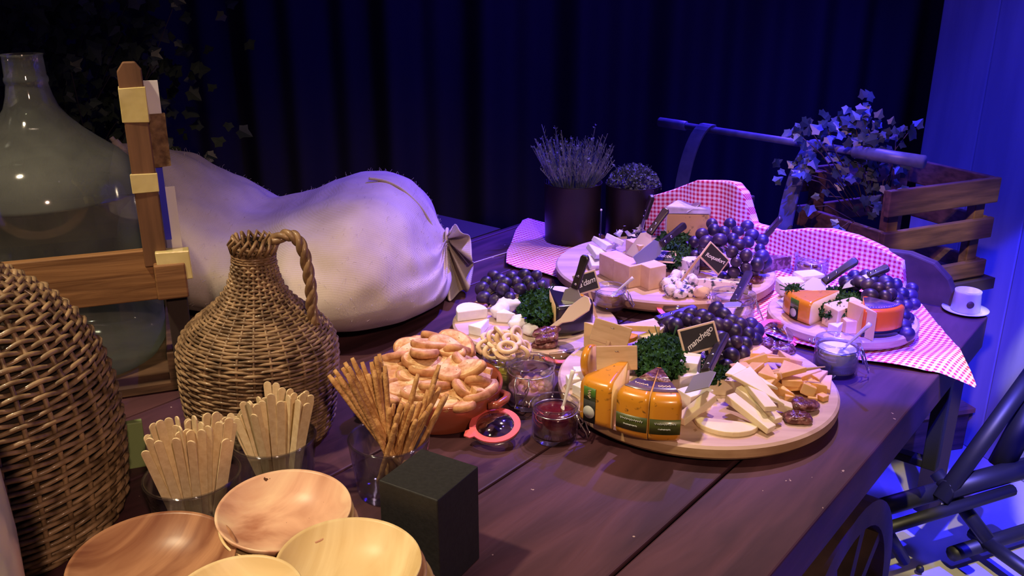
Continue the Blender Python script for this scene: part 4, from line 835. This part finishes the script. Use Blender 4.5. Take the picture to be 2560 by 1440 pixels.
m.add(tube([(.088,-.022,.19*s_),(.10,-.012,.188*s_),(.098,.004,.188*s_),(.086,.004,.192*s_)],.0022,5))
obj('twisted_handle',m,M['rope'],o)
bp=Vector((-.680,1.01,TZ))
o=thing('wicker_demijohn','large wicker covered demijohn at the left edge','demijohn',bp)
prof=[(.135,.0),(.150,.03),(.157,.09),(.159,.15),(.155,.20),(.145,.245),(.126,.285),(.098,.322),(.066,.350),(.04,.372),(.032,.395),(.030,.43)]
wicker(o,prof,30,.0086,.0036,.0046,1.0)
# ---------------------------------------------------------------- pale ceramic canister, edge of frame
o=thing('ceramic_bottle','tall pale grey glazed bottle cut off at the left edge of view','bottle',Vector((-.500,.60,TZ)))
obj('bottle_body',MB().add(lathe([(0,0),(.070,0),(.076,.006),(.082,.10),(.086,.25),(.084,.31),(.074,.36),(.055,.395),(.03,.42),(.022,.45),(.024,.48),(.018,.48),(0,.47)],64)),M['frosted'],o)
# ---------------------------------------------------------------- left crate, post, glass demijohn
gd=Vector((-.80,1.66,TZ)); S=1.0
ct=HT(380,615,1.42); ch=ct.z-TZ
o=thing('wooden_crate','orange brown wooden crate at left holding the glass demijohn','crate',(-.585,1.42,TZ),(0,0,R(21)))
obj('front_plank',box(.60,.018,.088,-.31,0,ch-.046),M['crate'],o,smooth=False,bevel=.002)
obj('side_plank',box(.018,.42,.088,-.012,.22,ch-.046),M['oldcrate'],o,smooth=False,bevel=.002)
obj('side_plank',box(.018,.42,.06,-.012,.22,.045),M['oldcrate'],o,smooth=False,bevel=.002)
obj('back_plank',box(.60,.018,.088,-.31,.43,ch-.046),M['oldcrate'],o,smooth=False,bevel=.002)
obj('crate_bottom',box(.60,.42,.014,-.31,.22,.010),M['oldcrate'],o,smooth=False)
obj('corner_post',box(.034,.034,ch-.02,.008,.012,(ch-.02)/2),M['dark'],o,smooth=False,bevel=.002)
obj('corner_cleat',box(.050,.03,.062,.004,-.014,ch-.055),M['crate'],o,smooth=False,bevel=.003)
obj('packing_tape',box(.053,.033,.05,.012,-.010,ch-.03,.002),M['tape'],o,smooth=False,bevel=.002)
# lath fixed to the crate with things taped on
z0=ch-.03; top=HT(347,152,1.42).z-TZ; x0=-.030; 
def lat(h): return -.016-(h-ch)*.035
m=MB(); hh=top-z0; pts=[(-.018,0),(.018,0),(.018,hh-.012),(.010,hh),(-.008,hh),(-.018,hh-.014)]
nn=len(pts); obj('lath',([(x-.016,-.014,z+z0) for x,z in pts]+[(x-.016,-.002,z+z0) for x,z in pts],[tuple(range(nn)),tuple(range(2*nn-1,nn-1,-1))]+[(i,nn+i,nn+(i+1)%nn,(i+1)%nn) for i in range(nn)]),M['lath'],o,smooth=False,bevel=.002)
hz=lambda y: HT(360,y,1.42).z-TZ
obj('packing_tape',box(.041,.016,hz(215)-hz(303),-.016,-.008,(hz(215)+hz(303))/2,.0015),M['tape'],o,smooth=False,bevel=.001)
obj('packing_tape',box(.040,.016,hz(428)-hz(474),-.016,-.008,(hz(428)+hz(474))/2,.001),M['tape'],o,smooth=False,bevel=.001)
obj('card_strip',box(.022,.006,hz(203)-hz(300),.012,.004,(hz(203)+hz(300))/2),M['card'],o,smooth=False)
obj('bark_strip',box(.026,.014,hz(285)-hz(418),.014,.005,(hz(285)+hz(418))/2,.002),M['bark'],o,smooth=False)
obj('blue_strip',box(.010,.006,hz(420)-hz(600),.008,.002,(hz(420)+hz(600))/2),mat('blue_plastic',(.03,.03,.55),.4),o,smooth=False)
obj('card_strip',box(.016,.004,hz(470)-hz(625),.020,.006,(hz(470)+hz(625))/2),M['card'],o,smooth=False)
dt=HT(88,135,1.545).z-TZ
o=thing('glass_demijohn','big dusty clear glass demijohn standing in the left crate','demijohn',(-.835,1.545,TZ+.018),(0,0,0))
H_=dt-.018; R_=.168; zs=HT(355,480,1.545).z-TZ-.018
pr=[(0,0),(R_*.9,0),(R_*.98,.02),(R_,.06),(R_,zs-.002),(R_*1.006,zs),(R_,zs+.004),(R_*.975,zs+.022),(R_*.90,zs+.045),(R_*.78,zs+.067),(R_*.60,zs+.090),(R_*.46,zs+.110),(R_*.345,zs+.130),(R_*.26,zs+.150),(.037,zs+.170),(.034,zs+.185),(.033,H_-.05),(.035,H_-.045),(.035,H_-.04),(.033,H_-.036),(.032,H_-.004),(.034,H_),(.028,H_)]
obj('glass_body',MB().add(lathe(pr,64)),M['glass_dusty'],o)
# ---------------------------------------------------------------- burlap sack
YS=1.98
st=[(288,352,.02,.16,.24),(305,362,.10,.10,0),(335,376,.17,.03,0),(380,380,.22,0,0),(430,388,.25,0,0),(500,432,.28,0,0),(580,482,.29,0,0),(650,518,.29,0,0),(740,497,.31,0,0),(820,470,.325,0,0),(930,447,.325,0,0),(1000,466,.29,0,0),(1045,500,.24,.005,0),(1078,545,.18,.02,0),(1100,580,.10,.06,0),(1112,592,.045,.105,0),(1120,600,.018,.125,0)]
def cat(tab,u,c):
    n=len(tab)-1; i=min(n-1,int(u*n)); t=u*n-i; p=[tab[max(0,i-1)][c],tab[i][c],tab[i+1][c],tab[min(n,i+2)][c]]
    return .5*((2*p[1])+(p[2]-p[0])*t+(2*p[0]-5*p[1]+4*p[2]-p[3])*t*t+(3*p[1]-p[0]-3*p[2]+p[3])*t**3)
NU,NV=150,110; v=[];f=[]
for i in range(NU):
    u=i/(NU-1); px,py,a,zb=[cat(st,u,c) for c in range(4)]; top=HT(px,py,YS); zt=top.z-TZ; a=max(.01,a); zb=max(0,min(zb,zt-.02))
    for k in range(NV):
        an=2*PI*k/NV; ca,sa=math.cos(an),math.sin(an)
        yy=math.copysign(abs(ca)**.85,ca)*a*(1 if ca>0 else 1+.32*max(0,min(1,(u-.4)/.15))); e=.72 if sa<0 else .95; zz=math.copysign(abs(sa)**e,sa)
        z=zb+(zt-zb)*(.42+.58*zz if sa>0 else .42+.42*zz)
        fold=max(0,(u-.72)/.28)
        wob=.010*noise.noise(Vector((top.x*7,yy*7,z*9)))+.006*noise.noise(Vector((top.x*20,yy*20,z*20)))
        wob+=fold*.012*math.sin(an*9+3*math.sin(an*2)+u*8)*(1-.3*fold)
        # the low front swells toward the right
        dx=.055*max(0,1-abs(u-.86)/.2)*(1-z/max(zt,.05)) if ca<.2 else 0
        v.append((top.x+dx+wob*.4,YS+yy*(1+wob*2)-.0,TZ+max(.001,z+wob*(1 if sa>-.5 else 0))))
for i in range(NU-1):
    for k in range(NV): l=(k+1)%NV; f.append((i*NV+k,i*NV+l,(i+1)*NV+l,(i+1)*NV+k))
f.append(tuple(range(NV))); f.append(tuple((NU-1)*NV+k for k in range(NV-1,-1,-1)))
sb=Vector((-.5,YS,TZ)); v=[(x-sb.x,y-sb.y,z-sb.z) for x,y,z in v]
sack=thing('burlap_sack','large pale burlap sack lying tied behind the wicker jug','sack',sb)
sackcloth=obj('sack_cloth',(v,f),M['sack'],sack)
nk=HT(1118,598,YS)-sb
# gathered mouth flopping down to the right
v=[];f=[];na,nb=90,16
for i in range(na):
    t=i/(na-1); an=R(100)-t*R(250)
    for k in range(nb):
        q=k/(nb-1); r=.012+.085*q*(.6+.4*math.sin(t*3.1)+.12*math.sin(t*11)); wv=.020*math.sqrt(q)*math.sin(t*30)+.012*q*math.sin(t*13+1)
        x=nk.x+r*math.cos(an)*.55+q*.015; z=nk.z+r*math.sin(an)*.95-q*.035; y=nk.y-.02-q*.03+wv*1.6
        v.append((x,y,max(.003,z)))
for i in range(na-1):
    for k in range(nb-1): a=i*nb+k; f.append((a,a+nb,a+nb+1,a+1))
obj('gathered_mouth',(v,f),M['sack'],sack,solid=.002)
obj('tie_string',MB().add(tube([(nk.x+.0,nk.y+.024*math.cos(a),nk.z+.024*math.sin(a)) for a in [2*PI*i/20 for i in range(20)]],.004,6,closed=True)).add(tube(smooth([nk+Vector((.01,-.02,.0)),nk+Vector((.05,-.01,-.06)),Vector(P(1175,660,.004)-sb),Vector(P(1300,622,.004)-sb),Vector(P(1368,610,.004)-sb)]),.0016,5)),M['fuzz'],sack)
seamp=[HT(x,y,YS-.03)-sb for x,y in((922,446),(960,452),(1000,470),(1035,500),(1060,530),(1080,565),(1090,590))]
obj('seam',tube(smooth(seamp),.0035,7),M['sack'],sack)
fz=MB(); me=sackcloth.data
for i in range(1500):
    p=me.vertices[rnd.randrange(10*NV,len(me.vertices)-8*NV)]
    c=p.co
    if c.z<.06: continue
    n_=Vector((0,c.y,max(.02,c.z-.12))).normalized(); e=c+n_*rnd.uniform(.004,.012)+Vector((rnd.uniform(-.006,.006),rnd.uniform(-.004,.004),0))
    fz.add(tube([c,(c+e)/2+Vector((rnd.uniform(-.002,.002),0,.001)),e],.00022,3,cap=False))
z=obj('loose_fibres',fz,M['fuzz'],sack); z['kind']='stuff'
obj('frayed_corner',MB().add(tube(smooth([HT(312,385,YS)-sb,HT(300,368,YS)-sb,HT(285,352,YS)-sb,HT(278,344,YS)-sb]),[.012]*6+[.010]*6+[.006]*7,7)),M['sack'],sack)
# ---------------------------------------------------------------- herb pots
def pot(label,p,r,h,kind,seed):
    rr=random.Random(seed); o=thing('herb_pot',label,'potted plant',p)
    obj('tin_pot',MB().add(lathe([(0,0),(r*.93,0),(r*.95,.004),(r,h-.004),(r*1.02,h),(r*.98,h),(r*.96,h-.02),(0,h-.02)],56)),M['pot'],o)
    obj('soil',MB().add(lathe([(0,h-.008),(r*.6,h-.010),(r*.95,h-.014)],30)),M['soil'],o)
    m=MB(); fl=MB()
    if kind=='lav':
        for i in range(230):
            a=rr.uniform(0,2*PI); q=r*.75*math.sqrt(rr.random()); b=Vector((q*math.cos(a),q*math.sin(a),h-.01)); hh=rr.uniform(.055,.125)*(1.35 if i%19==0 else 1)
            e=b+Vector((math.cos(a)*q*.9+rr.uniform(-.012,.012),math.sin(a)*q*.9,hh)); m.add(tube([b,b.lerp(e,.5)+Vector((rr.uniform(-.004,.004),0,0)),e],.0011,4))
            for k in range(9):
                t=.35+.62*k/9; c=b.lerp(e,t); d=Vector((rr.uniform(-1,1),rr.uniform(-1,1),1.2)).normalized()*rr.uniform(.010,.018); sd=d.cross(Vector((0,1,0))).normalized()*.0013
                m.add(([tuple(c-sd),tuple(c+sd),tuple(c+d)],[(0,1,2)]))
            if i%3==0: 
                for k in range(3): c=e+Vector((rr.uniform(-.003,.003),rr.uniform(-.003,.003),rr.uniform(-.004,.006))); d=Vector((rr.uniform(-1,1),rr.uniform(-1,1),rr.uniform(.2,1))).normalized()*.007; sd=d.orthogonal().normalized()*.003; fl.add(([tuple(c-sd),tuple(c+sd),tuple(c+d)],[(0,1,2)]))
    else:
        for i in range(1500):
            a=rr.uniform(0,2*PI); q=math.sqrt(rr.random()); c=Vector((r*.98*q*math.cos(a),r*.98*q*math.sin(a),h-.012+.062*math.sqrt(max(0,1-q*q))*rr.uniform(.75,1.08)))
            k=4; nr=Vector((rr.uniform(-1,1),rr.uniform(-1,1),rr.uniform(0,1))).normalized(); t=nr.orthogonal().normalized(); b=nr.cross(t); s_=rr.uniform(.0025,.0045)
            m.add(([tuple(c+(t*math.cos(2*PI*j/5)+b*math.sin(2*PI*j/5))*s_) for j in range(5)],[(0,1,2,3,4)]))
        for i in range(40):
            a=rr.uniform(0,2*PI); q=r*.8*rr.random(); fl.add(tube([(q*math.cos(a)*.5,q*math.sin(a)*.5,h-.01),(q*math.cos(a),q*math.sin(a),h+.050)],.0009,4))
    obj('foliage',m,M['herb' if kind=='lav' else 'herbblue'],o,smooth=False); z=obj('flower_tips' if kind=='lav' else 'stems',fl,M['herbblue'],o,smooth=False); z['kind']='stuff'
p1=P(1434,608,0); rp_=72*((p1-cam.location).length)/F*.98
hp1=HT(1435,455,p1.y).z-TZ
pot('dark tin pot of spiky lavender, left and taller of two herb pots',Vector((p1.x-.004,p1.y+.02,TZ)),rp_,hp1-.004,'lav',1)
p2=P(1577,598,0); hp2=HT(1578,455,p2.y).z-TZ
pot('dark tin pot of low thyme to the right of the lavender',Vector((p2.x,p2.y,TZ)),68*((p2-cam.location).length)/F*.98,hp2-.004,'thyme',2)
o=thing('price_pin','thin blue and white pin standing between the herb pots','pin',P(1500,610,.05)); q=HT(1503,525,P(1500,610,.05).y)-P(1500,610,.05)
obj('pin_stem',tube([(0,0,0),q],.0018,6),M['navy'],o); obj('pin_tip',sphere(.003),M['ceramic'],o,q)
# ---------------------------------------------------------------- candle cup on the corner
o=thing('candle_holder','grey enamel cup on a saucer at the far right corner of the cart','candle holder',P(2412,779,0))
obj('saucer',MB().add(lathe([(0,0),(.030,0),(.047,.006),(.048,.008),(.030,.004),(0,.004)],44)),M['enamel'],o)
obj('cup',MB().add(lathe([(0,.004),(.029,.004),(.030,.006),(.027,.045),(.0275,.050),(.024,.051),(.023,.020),(0,.019)],44)),M['enamel'],o)
obj('round_badge',lathe([(0,-.001),(.008,-.001),(.008,.001),(0,.001)],20),M['oldcrate'],o,(-.006,-.0285,.026),(PI/2,0,0))
# ---------------------------------------------------------------- crate at right with ivy
A_=P(2222,475,.215); B_=P(2500,440,.215); d=(B_-A_); LW=d.length; an=math.atan2(d.y,d.x); DP=.30
stand_h=TZ-.06
o=thing('wooden_crate','dark slatted wooden crate with ivy behind the cart corner','crate',(A_.x,A_.y,stand_h),(0,0,an)); hz_=.215+TZ-stand_h
for (z,hgt) in((hz_-.035,.066),(hz_-.135,.055),(hz_-.245,.045)):
    obj('front_slat',box(LW,.016,hgt,LW/2,0,z),M['oldcrate'],o,smooth=False,bevel=.003); obj('back_slat',box(LW,.016,hgt,LW/2,DP,z),M['oldcrate'],o,smooth=False,bevel=.003)
    obj('side_slat',box(.016,DP-.02,hgt,LW-.010,DP/2,z),M['oldcrate'],o,smooth=False,bevel=.003)
    if z<hz_-.1: obj('side_slat',box(.016,DP-.02,hgt,.010,DP/2,z),M['oldcrate'],o,smooth=False,bevel=.003)
for x,y in((.04,.022),(LW-.04,.022),(.04,DP-.022),(LW-.04,DP-.022)): obj('corner_post',box(.035,.026,hz_-.01,x,y,(hz_-.01)/2),M['oldcrate'],o,smooth=False,bevel=.002)
obj('crate_bottom',box(LW,DP,.012,LW/2,DP/2,.006),M['oldcrate'],o,smooth=False)
o=thing('crate_stand','dark wooden stand under the ivy crate beside the blue wall','stand',(A_.x,A_.y,0),(0,0,an))
obj('stand_top',box(LW+.06,DP+.04,.03,LW/2,DP/2,stand_h-.015),M['dark'],o,smooth=False)
for x,y in((.02,.02),(LW-.02,.02),(.02,DP-.02),(LW-.02,DP-.02)): obj('leg',box(.05,.05,stand_h-.03,x,y,(stand_h-.03)/2),M['dark'],o,smooth=False)
def leaf(c,nr,up,s):
    t=(up-nr*up.dot(nr)).normalized() if (up-nr*up.dot(nr)).length>1e-3 else nr.orthogonal().normalized(); b=nr.cross(t)
    sh=[(0,-.20),(.36,-.36),(.50,-.05),(.72,.22),(.40,.42),(.16,.85),(0,1.05),(-.16,.85),(-.40,.42),(-.72,.22),(-.50,-.05),(-.36,-.36)]
    v=[c]+[c+(b*x+t*y)*s+nr*(-.18*s*abs(x)) for x,y in sh]; n=len(sh)
    return [tuple(p) for p in v],[(0,1+i,1+(i+1)%n) for i in range(n)]
def ivy(name,label,spots,seed,m,ls=(.012,.022),base=None,cat='ivy',nk=1):
    r=random.Random(seed); o=thing(name,label,cat,base); mb=MB(); tw=MB()
    for (x,y,Y,n,rad) in spots:
        c=HT(x,y,Y)-base
        tw.add(tube([Vector((0,0,0)) if base is None else c*.3+Vector((0,0,.02)),c*.7+Vector((r.uniform(-.02,.02),0,.03)),c],.0014,4))
        for i in range(int(n*nk)):
            q=c+Vector((r.gauss(0,1),r.gauss(0,1),r.gauss(0,1)))*rad*.5; nr=Vector((r.uniform(-.6,.6),-1,r.uniform(-.2,1.1))).normalized(); up=Vector((r.uniform(-1,1),0,r.uniform(-1,1)))
            mb.add(leaf(q,nr,up,r.uniform(*ls)))
    obj('leaves',mb,M[m],o,smooth=False); obj('stems',tw,M['twig'],o); return o
b_=Vector((A_.x+.05,A_.y+.16,TZ+.05))
Yv=b_.y
ivy('ivy_plant','variegated ivy spilling from the crate behind the push bar',[(2135,285,Yv,12,.05),(2160,300,Yv,8,.04),(2070,330,Yv,12,.06),(1995,335,Yv,6,.04),(2020,320,Yv,7,.05),(2180,345,Yv,10,.05),(2240,340,Yv,9,.05),(2120,340,Yv,10,.06),(2010,410,Yv,8,.05),(1975,435,Yv,5,.04),(2140,400,Yv,10,.05),(2165,430,Yv,10,.05),(2100,440,Yv,6,.05),(2230,430,Yv,7,.05),(2180,495,Yv-.05,5,.03),(2185,520,Yv-.08,4,.025),(2280,320,Yv,3,.03),(2010,520,Yv,2,.02),(2095,575,Yv-.1,4,.03),(2060,490,Yv,2,.03),(2200,400,Yv,8,.05),(2000,430,Yv,4,.03)],3,'ivy',(.014,.027),b_,nk=1.35)
# ivy thicket at the top left
sp=[]; r9=random.Random(12)
for i in range(75): sp.append((r9.uniform(-60,400),r9.uniform(-120,420),r9.uniform(2.5,2.9),16,.18))
b_=Vector((-1.6,2.7,TZ-.3))
ivy('ivy_bush','dark leafy ivy bush in the upper left behind the demijohn','ivy' and sp,5,'ivydark',(.018,.040),b_,'bush')
for k,(x,y,Y,l) in enumerate([(385,142,2.2,'single bluish ivy leaf behind the top of the lath'),(522,392,2.35,'single bluish ivy leaf above the sack on a thin twig'),(437,8,2.3,'bright blue lit leaf at the top edge'),(175,165,2.2,'pair of blue lit leaves right of the bottle neck')]):
    p=HT(x,y,Y); o=thing('ivy_sprig',l,'ivy',p); mb=MB()
    for i in range(3): mb.add(leaf(Vector((rnd.uniform(-.012,.012),0,rnd.uniform(-.012,.012))),Vector((.3,-1,.3*i)).normalized(),Vector((1,0,i-.5)),.022))
    obj('leaves',mb,M['ivy'],o,smooth=False); e=Vector((-1.25,2.6,TZ+.1))-p if k!=1 else Vector((-.10,.0,-.12)); obj('twig',tube([Vector((0,0,0)),e*.5+Vector((0,0,-.02)),e],.0012,4),M['twig'],o)
# ---------------------------------------------------------------- iron stand and floor things at the lower right
o=thing('iron_stand','black iron frame with thick bars at the lower right beside the cart','metal frame',P(2400,1230,-.5))
bo=o.location.copy()
def rod(nm,a,b,r): obj(nm,tube([P(*a)-bo,P(*b)-bo],r,10),M['blackiron'],o)
rod('upright_bar',(2640,850,-.15),(2350,1250,-.50),.021); rod('upper_rail',(2130,1290,-.50),(2400,1212,-.50),.022); rod('lower_rail',(2170,1335,-.52),(2530,1225,-.52),.015)
rod('upper_rail',(2360,1225,-.48),(2600,1160,-.48),.026); rod('cross_bar',(2340,1180,-.5),(2470,1350,-.62),.018); rod('foot_bar',(2380,1385,-.74),(2620,1310,-.74),.020); rod('foot_bar',(2430,1330,-.72),(2600,1450,-.72),.018); rod('upright_bar',(2590,1000,-.3),(2500,1165,-.48),.03); rod('cross_bar',(2200,1300,-.5),(2260,1400,-.66),.015)
rod('foot_bar',(2300,1420,-.78),(2300,1425,-.78),.01)
rod('leg',(2170,1300,-.5),(2165,1330,-.79),.012)
a=P(2330,1148,-.45)
o=thing('plank_box','low wooden box on the floor under the far corner of cart','box',P(2260,1110,-.8))
obj('box_side',box(.34,.16,.14,0,0,.07),M['oldcrate'],o,smooth=False,bevel=.004,rot=(0,0,R(15))); obj('box_rim',box(.36,.18,.016,0,0,.148),M['crate'],o,smooth=False,rot=(0,0,R(15)))
